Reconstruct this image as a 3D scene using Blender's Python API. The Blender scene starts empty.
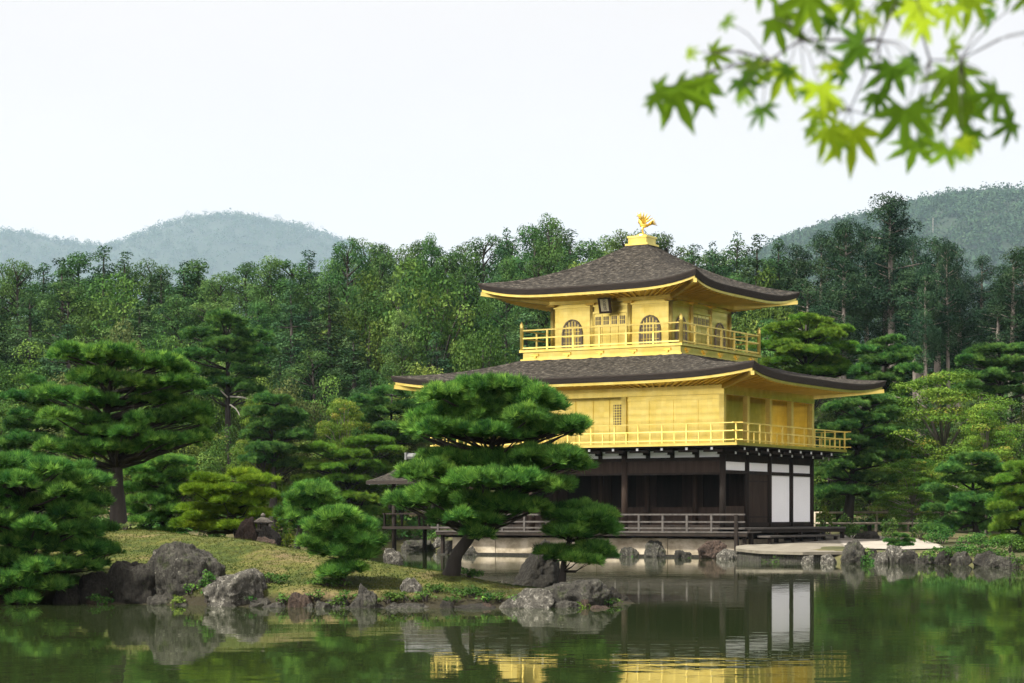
import bpy, math, random
import numpy as np
from mathutils import Vector, Matrix, noise as mnoise

R = math.radians
scene = bpy.context.scene
COL = scene.collection
F = 2062.0            # focal length in pixels of a 1024 px wide picture
HOR = 516.5           # row of the horizon
CAMZ = 1.55           # eye height over the pond

# ------------------------------------------------------------------ camera
cam = bpy.data.cameras.new('camera')
cam.sensor_width = 36.0
cam.lens = F / 1024 * 36
cam.shift_y = (HOR - 341.5) / 1024
cam.clip_start = 0.05
cam.clip_end = 20000
cam.dof.use_dof = True
cam.dof.focus_distance = 70
cam.dof.aperture_fstop = 12.5
camo = bpy.data.objects.new('camera', cam)
camo.location = (0, 0, CAMZ)
camo.rotation_euler = (R(90), 0, 0)
COL.objects.link(camo)
scene.camera = camo

# ------------------------------------------------------------------ sky, sun, exposure
SUN_EL = R(54)
SUN_H = Vector((-0.84, -0.54)).normalized()      # where the sun stands, seen from above
sun_dir = Vector((SUN_H.x * math.cos(SUN_EL), SUN_H.y * math.cos(SUN_EL), math.sin(SUN_EL)))
w = bpy.data.worlds.new('World')
scene.world = w
w.use_nodes = True
nt = w.node_tree
nt.nodes.clear()
sky = nt.nodes.new('ShaderNodeTexSky')
sky.sky_type = 'NISHITA'
sky.sun_disc = False
sky.sun_elevation = SUN_EL
sky.sun_rotation = math.atan2(SUN_H.x, SUN_H.y)
sky.dust_density = 4
sky.air_density = 1.0
mixc = nt.nodes.new('ShaderNodeMix')              # thin high overcast in front of the blue
mixc.data_type = 'RGBA'
mixc.inputs[0].default_value = 0.88
mixc.inputs[7].default_value = (11.7, 10.55, 9.95, 1)
bgn = nt.nodes.new('ShaderNodeBackground')
bgn.inputs[1].default_value = 0.0410
outn = nt.nodes.new('ShaderNodeOutputWorld')
nt.links.new(sky.outputs[0], mixc.inputs[6])
# cloud veil with a broad glow added behind the camera, lighting the pavilion
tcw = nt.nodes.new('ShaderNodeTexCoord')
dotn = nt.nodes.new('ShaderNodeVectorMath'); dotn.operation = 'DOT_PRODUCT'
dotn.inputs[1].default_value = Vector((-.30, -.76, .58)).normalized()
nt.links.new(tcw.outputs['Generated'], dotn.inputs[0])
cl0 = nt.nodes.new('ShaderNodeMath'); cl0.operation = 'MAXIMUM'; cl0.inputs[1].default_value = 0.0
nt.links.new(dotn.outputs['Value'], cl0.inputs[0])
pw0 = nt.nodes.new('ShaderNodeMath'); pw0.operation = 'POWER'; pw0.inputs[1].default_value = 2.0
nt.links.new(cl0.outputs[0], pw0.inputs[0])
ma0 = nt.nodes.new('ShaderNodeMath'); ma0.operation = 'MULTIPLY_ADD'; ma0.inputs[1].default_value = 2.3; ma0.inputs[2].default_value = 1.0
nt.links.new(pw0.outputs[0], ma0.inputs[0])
cn = nt.nodes.new('ShaderNodeTexNoise'); cn.inputs['Scale'].default_value = 2.2; cn.inputs['Detail'].default_value = 5
mpw = nt.nodes.new('ShaderNodeMapping'); mpw.inputs['Scale'].default_value = (1, 1, 2.6)
nt.links.new(tcw.outputs['Generated'], mpw.inputs[0]); nt.links.new(mpw.outputs[0], cn.inputs[0])
mrw = nt.nodes.new('ShaderNodeMapRange'); mrw.inputs['From Min'].default_value = .3; mrw.inputs['From Max'].default_value = .7; mrw.inputs['To Min'].default_value = .95; mrw.inputs['To Max'].default_value = 1.04
nt.links.new(cn.outputs[0], mrw.inputs[0])
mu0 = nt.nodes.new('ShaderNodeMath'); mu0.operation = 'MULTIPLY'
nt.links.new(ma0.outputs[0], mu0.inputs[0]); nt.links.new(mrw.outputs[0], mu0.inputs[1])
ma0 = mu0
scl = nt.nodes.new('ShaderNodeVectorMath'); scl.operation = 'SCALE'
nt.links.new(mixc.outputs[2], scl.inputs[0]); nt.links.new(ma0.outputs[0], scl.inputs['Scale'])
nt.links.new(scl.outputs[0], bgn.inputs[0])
nt.links.new(bgn.outputs[0], outn.inputs[0])

sl = bpy.data.lights.new('sun', 'SUN')
sl.energy = 5.0
sl.angle = R(5)
sl.color = (1.0, 0.93, 0.80)
so = bpy.data.objects.new('sun', sl)
so.rotation_euler = (-sun_dir).to_track_quat('-Z', 'Y').to_euler()
so.location = (-40, -30, 60)
COL.objects.link(so)

scene.view_settings.view_transform = 'Standard'
scene.view_settings.look = 'None'
scene.view_settings.exposure = 1.08
scene.view_settings.gamma = 1.0
scene.view_settings.use_curve_mapping = False
scene.render.engine = 'CYCLES'
cy = scene.cycles
cy.use_denoising = True
cy.max_bounces = 7
cy.diffuse_bounces = 3
cy.glossy_bounces = 4
cy.transmission_bounces = 4
cy.transparent_max_bounces = 6
cy.volume_bounces = 1
cy.sample_clamp_indirect = 6
cy.caustics_reflective = False
cy.caustics_refractive = False

# ------------------------------------------------------------------ helpers
rng = np.random.default_rng(7)
random.seed(7)


def at(px, py, Y):
    return np.array([(px - 512) / F * Y, Y, CAMZ + (HOR - py) / F * Y])


def xat(px, Y):
    return (px - 512) / F * Y


def tag(o, label=None, cat=None, group=None, kind=None):
    if label: o['label'] = label
    if cat: o['category'] = cat
    if group: o['group'] = group
    if kind: o['kind'] = kind
    return o


def empty(name, loc, label=None, cat=None, group=None, rz=0.0):
    o = bpy.data.objects.new(name, None)
    o.empty_display_size = 0.3
    o.location = loc
    o.rotation_euler = (0, 0, rz)
    COL.objects.link(o)
    return tag(o, label, cat, group)


def link(name, me, parent=None, loc=None):
    o = bpy.data.objects.new(name, me)
    COL.objects.link(o)
    if parent is not None: o.parent = parent
    if loc is not None: o.location = loc
    return o


def np_mesh(name, V, Fc, mat=None, smooth=False, tint=None):
    """V (n,3); Fc (m,k) array of equal polygons, or a list of such arrays"""
    me = bpy.data.meshes.new(name)
    V = np.asarray(V, np.float32)
    arrs = Fc if isinstance(Fc, list) else [Fc]
    arrs = [np.asarray(a, np.int32) for a in arrs if len(a)]
    me.vertices.add(len(V))
    me.vertices.foreach_set('co', V.ravel())
    li = np.concatenate([a.ravel() for a in arrs])
    tot = np.concatenate([np.full(len(a), a.shape[1], np.int32) for a in arrs])
    st = np.concatenate([[0], np.cumsum(tot)[:-1]]).astype(np.int32)
    me.loops.add(len(li))
    me.loops.foreach_set('vertex_index', li)
    me.polygons.add(len(tot))
    me.polygons.foreach_set('loop_start', st)
    me.polygons.foreach_set('loop_total', tot)
    me.polygons.foreach_set('use_smooth', np.full(len(tot), smooth, bool))
    if tint is not None:
        at_ = me.attributes.new('tint', 'FLOAT', 'POINT')
        at_.data.foreach_set('value', np.asarray(tint, np.float32))
    me.update(calc_edges=True)
    me.validate()
    if mat: me.materials.append(mat)
    return me


class MB:
    """collects shapes and links them as one mesh object"""

    def __init__(s):
        s.V = []; s.F = []

    def add(s, V, Fs):
        n = len(s.V)
        s.V += [tuple(v) for v in V]
        s.F += [tuple(i + n for i in f) for f in Fs]
        return s

    def box(s, x0, x1, y0, y1, z0, z1):
        V = [(x0, y0, z0), (x1, y0, z0), (x1, y1, z0), (x0, y1, z0), (x0, y0, z1), (x1, y0, z1), (x1, y1, z1), (x0, y1, z1)]
        return s.add(V, [(0, 3, 2, 1), (4, 5, 6, 7), (0, 1, 5, 4), (1, 2, 6, 5), (2, 3, 7, 6), (3, 0, 4, 7)])

    def beam(s, p, q, wd, ht):
        p = Vector(p); q = Vector(q)
        d = (q - p).normalized()
        up = Vector((0, 0, 1)) if abs(d.z) < 0.95 else Vector((0, 1, 0))
        sx = d.cross(up).normalized()
        uz = sx.cross(d).normalized()
        V = []
        for e in (p, q):
            for a, b in ((-1, -1), (1, -1), (1, 1), (-1, 1)):
                V.append(e + sx * (a * wd / 2) + uz * (b * ht / 2))
        return s.add(V, [(0, 1, 2, 3), (7, 6, 5, 4), (0, 4, 5, 1), (1, 5, 6, 2), (2, 6, 7, 3), (3, 7, 4, 0)])

    def tube(s, pts, rad, n=8, cap=True):
        pts = [Vector(p) for p in pts]
        if not hasattr(rad, '__len__'): rad = [rad] * len(pts)
        V = []; Fs = []
        for i, p in enumerate(pts):
            d = (pts[min(i + 1, len(pts) - 1)] - pts[max(i - 1, 0)]).normalized()
            up = Vector((0, 0, 1)) if abs(d.z) < 0.9 else Vector((0, 1, 0))
            sx = d.cross(up).normalized(); sy = d.cross(sx)
            for k in range(n):
                a = 2 * math.pi * k / n
                V.append(p + (sx * math.cos(a) + sy * math.sin(a)) * rad[i])
        for i in range(len(pts) - 1):
            for k in range(n):
                a, b = i * n + k, i * n + (k + 1) % n
                Fs.append((a, a + n, b + n, b))
        if cap:
            Fs.append(tuple(range(n)))
            Fs.append(tuple(reversed(range((len(pts) - 1) * n, len(pts) * n))))
        return s.add(V, Fs)

    def lathe(s, prof, c=(0, 0, 0), n=12):
        V = []; Fs = []
        for r, z in prof:
            for k in range(n):
                a = 2 * math.pi * k / n
                V.append((c[0] + r * math.cos(a), c[1] + r * math.sin(a), c[2] + z))
        for i in range(len(prof) - 1):
            for k in range(n):
                a, b = i * n + k, i * n + (k + 1) % n
                Fs.append((a, b, b + n, a + n))
        Fs.append(tuple(reversed(range(n))))
        Fs.append(tuple(range((len(prof) - 1) * n, len(prof) * n)))
        return s.add(V, Fs)

    def poly(s, pts, d):
        """flat outline PTS extruded by the vector D"""
        n = len(pts)
        P = [Vector(p) for p in pts]; D = Vector(d)
        V = P + [p + D for p in P]
        Fs = [tuple(range(n)), tuple(reversed(range(n, 2 * n)))]
        for i in range(n):
            j = (i + 1) % n
            Fs.append((i, i + n, j + n, j))
        return s.add(V, Fs)

    def build(s, name, mat, parent=None, smooth=False):
        me = bpy.data.meshes.new(name)
        me.from_pydata(s.V, [], s.F)
        me.update()
        if smooth:
            me.polygons.foreach_set('use_smooth', np.ones(len(me.polygons), bool))
        me.materials.append(mat)
        return link(name, me, parent)


# ------------------------------------------------------------------ materials
def new_mat(name):
    m = bpy.data.materials.new(name)
    m.use_nodes = True
    t = m.node_tree
    t.nodes.clear()
    o = t.nodes.new('ShaderNodeOutputMaterial')
    return m, t, o


def nd(t, typ, **kw):
    n = t.nodes.new(typ)
    for k, v in kw.items():
        if k == 'ins':
            for kk, vv in v.items(): n.inputs[kk].default_value = vv
        else:
            setattr(n, k, v)
    return n


def ramp(t, stops, interp='LINEAR'):
    r = t.nodes.new('ShaderNodeValToRGB')
    e = r.color_ramp.elements
    r.color_ramp.interpolation = interp
    while len(e) < len(stops): e.new(0.5)
    for i, (p, c) in enumerate(stops):
        e[i].position = p
        e[i].color = (c[0], c[1], c[2], 1)
    return r


def surf_mat(name, stops, scale=3.0, stretch=(1, 1, 1), rough=0.8, bump=0.3, bscale=None, metal=0.0, detail=6, spec=0.4, bdist=0.03, coords='Object', distort=0.0):
    m, t, o = new_mat(name)
    b = nd(t, 'ShaderNodeBsdfPrincipled', ins={'Roughness': rough, 'Metallic': metal, 'Specular IOR Level': spec})
    tc = nd(t, 'ShaderNodeTexCoord')
    mp = nd(t, 'ShaderNodeMapping')
    mp.inputs['Scale'].default_value = stretch
    t.links.new(tc.outputs[coords], mp.inputs[0])
    nz = nd(t, 'ShaderNodeTexNoise', ins={'Scale': scale, 'Detail': detail, 'Roughness': 0.62, 'Distortion': distort})
    t.links.new(mp.outputs[0], nz.inputs[0])
    r = ramp(t, stops)
    t.links.new(nz.outputs[0], r.inputs[0])
    t.links.new(r.outputs[0], b.inputs['Base Color'])
    if bump:
        n2 = nd(t, 'ShaderNodeTexNoise', ins={'Scale': bscale or scale * 4, 'Detail': 4})
        t.links.new(mp.outputs[0], n2.inputs[0])
        bp = nd(t, 'ShaderNodeBump', ins={'Strength': bump, 'Distance': bdist})
        t.links.new(n2.outputs[0], bp.inputs['Height'])
        t.links.new(bp.outputs[0], b.inputs['Normal'])
    t.links.new(b.outputs[0], o.inputs[0])
    return m


def leaf_mat(name, stops, trans=0.35, vary=0.25, hue=0.03):
    """foliage: colour by a random tint per leaf, shifted a little per tree"""
    m, t, o = new_mat(name)
    a = nd(t, 'ShaderNodeAttribute', attribute_name='tint')
    r = ramp(t, stops)
    t.links.new(a.outputs['Fac'], r.inputs[0])
    oi = nd(t, 'ShaderNodeObjectInfo')
    hs = nd(t, 'ShaderNodeHueSaturation')
    mr = nd(t, 'ShaderNodeMapRange', ins={'To Min': 1 - vary, 'To Max': 1 + vary})
    t.links.new(oi.outputs['Random'], mr.inputs[0])
    t.links.new(mr.outputs[0], hs.inputs['Value'])
    m2 = nd(t, 'ShaderNodeMath', operation='MULTIPLY_ADD', ins={1: hue * 2, 2: 0.5 - hue})
    fr = nd(t, 'ShaderNodeMath', operation='FRACT')
    ml = nd(t, 'ShaderNodeMath', operation='MULTIPLY', ins={1: 7.31})
    t.links.new(oi.outputs['Random'], ml.inputs[0])
    t.links.new(ml.outputs[0], fr.inputs[0])
    t.links.new(fr.outputs[0], m2.inputs[0])
    t.links.new(m2.outputs[0], hs.inputs['Hue'])
    t.links.new(r.outputs[0], hs.inputs['Color'])
    d = nd(t, 'ShaderNodeBsdfPrincipled', ins={'Roughness': 0.6, 'Specular IOR Level': 0.06})
    tr = nd(t, 'ShaderNodeBsdfTranslucent')
    mx = nd(t, 'ShaderNodeMixShader', ins={0: trans})
    t.links.new(hs.outputs[0], d.inputs['Base Color'])
    t.links.new(hs.outputs[0], tr.inputs[0])
    t.links.new(d.outputs[0], mx.inputs[1])
    t.links.new(tr.outputs[0], mx.inputs[2])
    t.links.new(mx.outputs[0], o.inputs[0])
    return m


M = {}
# needles / leaves
M['pine_near'] = leaf_mat('pine_near', [(0, (.014, .058, .016)), (.5, (.072, .192, .034)), (1, (.215, .400, .065))], .35, .08, .008)
M['pine_front'] = leaf_mat('pine_front', [(0, (.012, .058, .016)), (.5, (.070, .192, .036)), (1, (.210, .400, .068))], .35, .08, .008)
M['pine_yellow'] = leaf_mat('pine_yellow', [(0, (.050, .105, .010)), (.5, (.140, .245, .020)), (1, (.270, .390, .034))], .35, .1, .01)
M['pine_mid'] = leaf_mat('pine_mid', [(0, (.016, .058, .018)), (.5, (.056, .148, .034)), (1, (.145, .285, .056))], .3, .2, .015)
M['pine_light'] = leaf_mat('pine_light', [(0, (.040, .105, .014)), (.5, (.105, .215, .026)), (1, (.190, .320, .040))], .35, .15, .015)
M['cedar'] = leaf_mat('cedar', [(0, (.010, .034, .016)), (.5, (.028, .070, .028)), (1, (.058, .116, .042))], .2, .25, .02)
M['grove'] = leaf_mat('grove', [(0, (.007, .024, .014)), (.5, (.017, .044, .022)), (1, (.040, .078, .034))], .2, .25, .02)
M['forest'] = leaf_mat('forest', [(0, (.012, .040, .014)), (.5, (.042, .096, .026)), (1, (.096, .172, .044))], .25, .25, .02)
M['broad'] = leaf_mat('broad', [(0, (.022, .054, .012)), (.5, (.062, .116, .022)), (1, (.130, .190, .040))], .3, .25, .025)
M['olive'] = leaf_mat('olive', [(0, (.036, .060, .020)), (.5, (.080, .112, .036)), (1, (.150, .172, .058))], .3, .2, .02)
M['maple'] = leaf_mat('maple', [(0, (.036, .086, .012)), (.5, (.088, .165, .022)), (.90, (.165, .245, .034)), (1, (.240, .200, .045))], .35, .15, .02)
M['shrub'] = leaf_mat('shrub', [(0, (.020, .060, .014)), (.5, (.045, .110, .022)), (1, (.090, .170, .035))], .3, .2, .02)
M['fern'] = leaf_mat('fern', [(0, (.060, .130, .014)), (.5, (.120, .220, .025)), (1, (.180, .300, .035))], .35, .1, .01)
M['hill_leaf'] = leaf_mat('hill_leaf', [(0, (.018, .048, .030)), (.5, (.032, .072, .040)), (1, (.052, .098, .048))], .2, .0, .0)
M['maple_near'] = leaf_mat('maple_near', [(0, (.055, .135, .014)), (.45, (.160, .290, .016)), (1, (.340, .470, .020))], .55, .0, .0)
M['grass'] = leaf_mat('grass', [(0, (.020, .044, .009)), (.5, (.052, .076, .016)), (1, (.108, .106, .034))], .3, .0, .0)
# wood, stone, building
M['bark'] = surf_mat('bark', [(.3, (.009, .008, .007)), (.7, (.036, .031, .026))], 6, (1, 1, .25), .9, .8, 14)
M['bark_grey'] = surf_mat('bark_grey', [(.3, (.08, .072, .063)), (.7, (.24, .215, .19))], 3, (1, 1, .2), .9, .5)
M['bark_pale'] = surf_mat('bark_pale', [(.3, (.28, .27, .25)), (.7, (.48, .46, .42))], 3, (1, 1, .3), .85, .3)
M['shingle'] = surf_mat('shingle', [(.32, (.006, .0055, .005)), (.47, (.022, .020, .017)), (.58, (.050, .045, .038)), (.72, (.135, .124, .106))], 5.5, (1, 1, 3), .95, 1.0, 11, bdist=.10, detail=10, spec=.15)
M['shingle_edge'] = surf_mat('shingle_edge', [(.3, (.012, .009, .008)), (.7, (.035, .027, .022))], 3, (1, 1, 12), .95, .5, 20)
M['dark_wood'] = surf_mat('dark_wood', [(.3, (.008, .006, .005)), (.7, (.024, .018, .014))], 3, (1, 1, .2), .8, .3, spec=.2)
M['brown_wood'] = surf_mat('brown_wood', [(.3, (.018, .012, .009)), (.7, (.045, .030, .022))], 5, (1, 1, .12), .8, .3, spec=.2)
M['deck_wood'] = surf_mat('deck_wood', [(.3, (.030, .027, .025)), (.7, (.085, .078, .072))], 5, (1, .2, 1), .8, .3)
M['white_plaster'] = surf_mat('white_plaster', [(.3, (.82, .85, .89)), (.7, (.87, .90, .94))], 1.2, (1, 1, 1), .85, .05)
M['base_wall'] = surf_mat('base_wall', [(.28, (.09, .075, .05)), (.45, (.22, .19, .135)), (.62, (.36, .32, .25)), (.8, (.42, .36, .27))], 1.4, (1, 1, 1.6), .9, .4, 8)
M['paving'] = surf_mat('paving', [(.3, (.085, .078, .060)), (.7, (.19, .175, .140))], 1.8, (1, 1, 1), .9, .3)
M['sand'] = surf_mat('sand', [(.3, (.20, .185, .16)), (.7, (.28, .262, .23))], 1.5, (1, 1, 1), .95, .3, 30)
M['fence_wood'] = surf_mat('fence_wood', [(.3, (.22, .19, .14)), (.7, (.42, .37, .29))], 6, (1, 1, 1), .8, .3)
M['tile_grey'] = surf_mat('tile_grey', [(.3, (.07, .075, .08)), (.7, (.16, .165, .17))], 6, (1, 1, 1), .7, .3)
M['lattice_brown'] = surf_mat('lattice_brown', [(.3, (.24, .20, .14)), (.7, (.36, .30, .21))], 6, (1, 1, 1), .8, .1)  # grey-brown of the window panels, frames and door panes
M['hill_soil'] = surf_mat('hill_soil', [(.35, (.006, .018, .010)), (.65, (.014, .030, .015))], .06, (1, 1, 1), .95, .6, .3, bdist=2.0)
M['lantern_stone'] = surf_mat('lantern_stone', [(.3, (.035, .032, .027)), (.7, (.13, .12, .10))], 9, (1, 1, 1), .95, .6)


def gold_mat(name, c0, c1, metal, rough):
    m, t, o = new_mat(name)
    b = nd(t, 'ShaderNodeBsdfPrincipled', ins={'Metallic': metal, 'Roughness': rough})
    tc = nd(t, 'ShaderNodeTexCoord')
    n1 = nd(t, 'ShaderNodeTexNoise', ins={'Scale': 2.2, 'Detail': 5})
    t.links.new(tc.outputs['Object'], n1.inputs[0])
    r = ramp(t, [(.3, c0), (.7, c1)])
    t.links.new(n1.outputs[0], r.inputs[0])
    bk = nd(t, 'ShaderNodeTexBrick', offset=0.0, ins={'Color1': (1, 1, 1, 1), 'Color2': (.86, .86, .84, 1), 'Mortar': (.80, .78, .72, 1), 'Scale': 1.0, 'Mortar Size': .004, 'Brick Width': .22, 'Row Height': .22})
    mpb = nd(t, 'ShaderNodeMapping'); mpb.inputs['Rotation'].default_value = (R(90), 0, 0)
    cmb = nd(t, 'ShaderNodeVectorMath', operation='ADD'); sxy = nd(t, 'ShaderNodeSeparateXYZ'); cb = nd(t, 'ShaderNodeCombineXYZ'); sm = nd(t, 'ShaderNodeMath', operation='ADD')
    t.links.new(tc.outputs['Object'], sxy.inputs[0]); t.links.new(sxy.outputs[0], sm.inputs[0]); t.links.new(sxy.outputs[1], sm.inputs[1])
    t.links.new(sm.outputs[0], cb.inputs[0]); t.links.new(sxy.outputs[2], cb.inputs[1]); t.links.new(cb.outputs[0], bk.inputs[0])
    mg = nd(t, 'ShaderNodeMix', data_type='RGBA', blend_type='MULTIPLY'); mg.inputs[0].default_value = .8
    t.links.new(r.outputs[0], mg.inputs[6]); t.links.new(bk.outputs[0], mg.inputs[7])
    t.links.new(mg.outputs[2], b.inputs['Base Color'])
    wv = nd(t, 'ShaderNodeTexWave', bands_direction='Z', ins={'Scale': 1.1, 'Distortion': .4, 'Detail': 1})
    t.links.new(tc.outputs['Object'], wv.inputs[0])
    bp = nd(t, 'ShaderNodeBump', ins={'Strength': .25, 'Distance': .01})
    t.links.new(wv.outputs[1], bp.inputs['Height'])
    t.links.new(bp.outputs[0], b.inputs['Normal'])
    t.links.new(b.outputs[0], o.inputs[0])
    return m


M['gold'] = gold_mat('gold', (.70, .55, .125), (.79, .66, .21), .93, .30)
M['gold_trim'] = gold_mat('gold_trim', (.80, .63, .15), (.90, .75, .24), .55, .45)
M['gold_soffit'] = gold_mat('gold_soffit', (.74, .50, .09), (.88, .63, .14), .75, .45)


def rock_mat(name, base0, base1, lich, lamount, moss=0.0):
    m, t, o = new_mat(name)
    b = nd(t, 'ShaderNodeBsdfPrincipled', ins={'Roughness': .9, 'Specular IOR Level': .3})
    tc = nd(t, 'ShaderNodeTexCoord')
    n1 = nd(t, 'ShaderNodeTexNoise', ins={'Scale': 5.0, 'Detail': 9, 'Roughness': .75})
    mp = nd(t, 'ShaderNodeMapping'); mp.inputs['Scale'].default_value = (1, 1, .35)
    t.links.new(tc.outputs['Object'], mp.inputs[0])
    t.links.new(mp.outputs[0], n1.inputs[0])
    r = ramp(t, [(.30, base0), (.68, base1)])
    t.links.new(n1.outputs[0], r.inputs[0])
    n2 = nd(t, 'ShaderNodeTexNoise', ins={'Scale': 9.0, 'Detail': 10, 'Roughness': .8})
    t.links.new(tc.outputs['Object'], n2.inputs[0])
    r2 = ramp(t, [(.62 - lamount, (0, 0, 0)), (.70 - lamount, (1, 1, 1))])
    t.links.new(n2.outputs[0], r2.inputs[0])
    mx = nd(t, 'ShaderNodeMix', data_type='RGBA')
    t.links.new(r2.outputs[0], mx.inputs[0])
    t.links.new(r.outputs[0], mx.inputs[6])
    mx.inputs[7].default_value = (*lich, 1)
    last = mx.outputs[2]
    if moss:
        n3 = nd(t, 'ShaderNodeTexNoise', ins={'Scale': 4.5, 'Detail': 9, 'Roughness': .75})
        t.links.new(tc.outputs['Object'], n3.inputs[0])
        r3 = ramp(t, [(.66 - moss, (0, 0, 0)), (.72 - moss, (.75, .75, .75))])
        t.links.new(n3.outputs[0], r3.inputs[0])
        m3 = nd(t, 'ShaderNodeMix', data_type='RGBA')
        t.links.new(r3.outputs[0], m3.inputs[0])
        t.links.new(last, m3.inputs[6])
        m3.inputs[7].default_value = (.040, .055, .016, 1)
        last = m3.outputs[2]
    t.links.new(last, b.inputs['Base Color'])
    n5 = nd(t, 'ShaderNodeTexNoise', ins={'Scale': 26.0, 'Detail': 6, 'Roughness': .8})
    t.links.new(mp.outputs[0], n5.inputs[0])
    r5_ = ramp(t, [(.38, (.30, .30, .31)), (.56, (1, 1, 1)), (.68, (1.5, 1.48, 1.42))])
    t.links.new(n5.outputs[0], r5_.inputs[0])
    m5 = nd(t, 'ShaderNodeMix', data_type='RGBA', blend_type='MULTIPLY'); m5.inputs[0].default_value = 1.0
    t.links.new(last, m5.inputs[6]); t.links.new(r5_.outputs[0], m5.inputs[7])
    t.links.new(m5.outputs[2], b.inputs['Base Color'])
    n4 = nd(t, 'ShaderNodeTexNoise', ins={'Scale': 11.0, 'Detail': 9, 'Roughness': .8})
    t.links.new(tc.outputs['Object'], n4.inputs[0])
    bp = nd(t, 'ShaderNodeBump', ins={'Strength': 1.0, 'Distance': .16})
    t.links.new(n4.outputs[0], bp.inputs['Height'])
    t.links.new(bp.outputs[0], b.inputs['Normal'])
    t.links.new(b.outputs[0], o.inputs[0])
    return m


M['rock'] = rock_mat('rock', (.019, .0185, .016), (.112, .109, .092), (.34, .335, .29), .06, .12)
M['rock_pale'] = rock_mat('rock_pale', (.032, .031, .027), (.18, .174, .148), (.46, .45, .395), .09, .05)
M['rock_dark'] = rock_mat('rock_dark', (.011, .0108, .0095), (.056, .053, .043), (.18, .16, .15), -.02, .08)
M['rock_brown'] = rock_mat('rock_brown', (.03, .021, .017), (.12, .084, .064), (.24, .215, .185), .02, .06)


def ground_mat():
    m, t, o = new_mat('earth')
    b = nd(t, 'ShaderNodeBsdfPrincipled', ins={'Roughness': .95, 'Specular IOR Level': .2})
    tc = nd(t, 'ShaderNodeTexCoord')
    n1 = nd(t, 'ShaderNodeTexNoise', ins={'Scale': .35, 'Detail': 8, 'Roughness': .7})
    t.links.new(tc.outputs['Object'], n1.inputs[0])
    r = ramp(t, [(.3, (.020, .026, .012)), (.5, (.060, .062, .026)), (.68, (.120, .098, .052))])
    t.links.new(n1.outputs[0], r.inputs[0])
    t.links.new(r.outputs[0], b.inputs['Base Color'])
    t.links.new(b.outputs[0], o.inputs[0])
    return m


M['earth'] = ground_mat()


def moss_mat():
    m, t, o = new_mat('moss')
    b = nd(t, 'ShaderNodeBsdfPrincipled', ins={'Roughness': .95, 'Specular IOR Level': .15})
    tc = nd(t, 'ShaderNodeTexCoord')
    n1 = nd(t, 'ShaderNodeTexNoise', ins={'Scale': .7, 'Detail': 9, 'Roughness': .68, 'Distortion': .6})
    t.links.new(tc.outputs['Object'], n1.inputs[0])
    r = ramp(t, [(.30, (.018, .033, .008)), (.43, (.044, .064, .013)), (.54, (.078, .086, .021)), (.66, (.125, .098, .054))])
    t.links.new(n1.outputs[0], r.inputs[0])
    n2 = nd(t, 'ShaderNodeTexNoise', ins={'Scale': 5.0, 'Detail': 8, 'Roughness': .75})
    t.links.new(tc.outputs['Object'], n2.inputs[0])
    r2 = ramp(t, [(.36, (.35, .37, .30)), (.62, (1.15, 1.1, 1.05))])
    t.links.new(n2.outputs[0], r2.inputs[0])
    mx = nd(t, 'ShaderNodeMix', data_type='RGBA', blend_type='MULTIPLY')
    mx.inputs[0].default_value = .9
    t.links.new(r.outputs[0], mx.inputs[6]); t.links.new(r2.outputs[0], mx.inputs[7])
    sx_ = nd(t, 'ShaderNodeSeparateXYZ'); t.links.new(tc.outputs['Object'], sx_.inputs[0])
    ad = nd(t, 'ShaderNodeMath', operation='MULTIPLY_ADD', ins={1: .35}); t.links.new(n1.outputs[0], ad.inputs[0]); t.links.new(sx_.outputs[2], ad.inputs[2])
    rb = ramp(t, [(.30, (0, 0, 0)), (.46, (1, 1, 1))]); t.links.new(ad.outputs[0], rb.inputs[0])
    me_ = nd(t, 'ShaderNodeMix', data_type='RGBA'); t.links.new(rb.outputs[0], me_.inputs[0])
    me_.inputs[6].default_value = (.022, .020, .012, 1); t.links.new(mx.outputs[2], me_.inputs[7])
    t.links.new(me_.outputs[2], b.inputs['Base Color'])
    bp = nd(t, 'ShaderNodeBump', ins={'Strength': 1.0, 'Distance': .05})
    n3 = nd(t, 'ShaderNodeTexNoise', ins={'Scale': 12.0, 'Detail': 6})
    t.links.new(tc.outputs['Object'], n3.inputs[0])
    t.links.new(n3.outputs[0], bp.inputs['Height'])
    t.links.new(bp.outputs[0], b.inputs['Normal'])
    t.links.new(b.outputs[0], o.inputs[0])
    return m


M['moss'] = moss_mat()


def water_mat():
    m, t, o = new_mat('pond_water')
    b = nd(t, 'ShaderNodeBsdfPrincipled', ins={'Base Color': (.018, .028, .009, 1), 'Roughness': .02, 'IOR': 1.33, 'Specular IOR Level': .5})
    tc = nd(t, 'ShaderNodeTexCoord')
    mp = nd(t, 'ShaderNodeMapping'); mp.inputs['Scale'].default_value = (.55, 1.0, 1)
    t.links.new(tc.outputs['Object'], mp.inputs[0])
    n1 = nd(t, 'ShaderNodeTexNoise', ins={'Scale': 1.6, 'Detail': 3, 'Roughness': .5})
    t.links.new(mp.outputs[0], n1.inputs[0])
    n2 = nd(t, 'ShaderNodeTexNoise', ins={'Scale': .13, 'Detail': 2})
    t.links.new(tc.outputs['Object'], n2.inputs[0])
    r2 = ramp(t, [(.42, (.25, .25, .25)), (.62, (1, 1, 1))])
    t.links.new(n2.outputs[0], r2.inputs[0])
    mu = nd(t, 'ShaderNodeMath', operation='MULTIPLY')
    t.links.new(n1.outputs[0], mu.inputs[0]); t.links.new(r2.outputs[0], mu.inputs[1])
    bp = nd(t, 'ShaderNodeBump', ins={'Strength': .5, 'Distance': .010})
    t.links.new(mu.outputs[0], bp.inputs['Height'])
    t.links.new(bp.outputs[0], b.inputs['Normal'])
    t.links.new(b.outputs[0], o.inputs[0])
    return m


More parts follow.
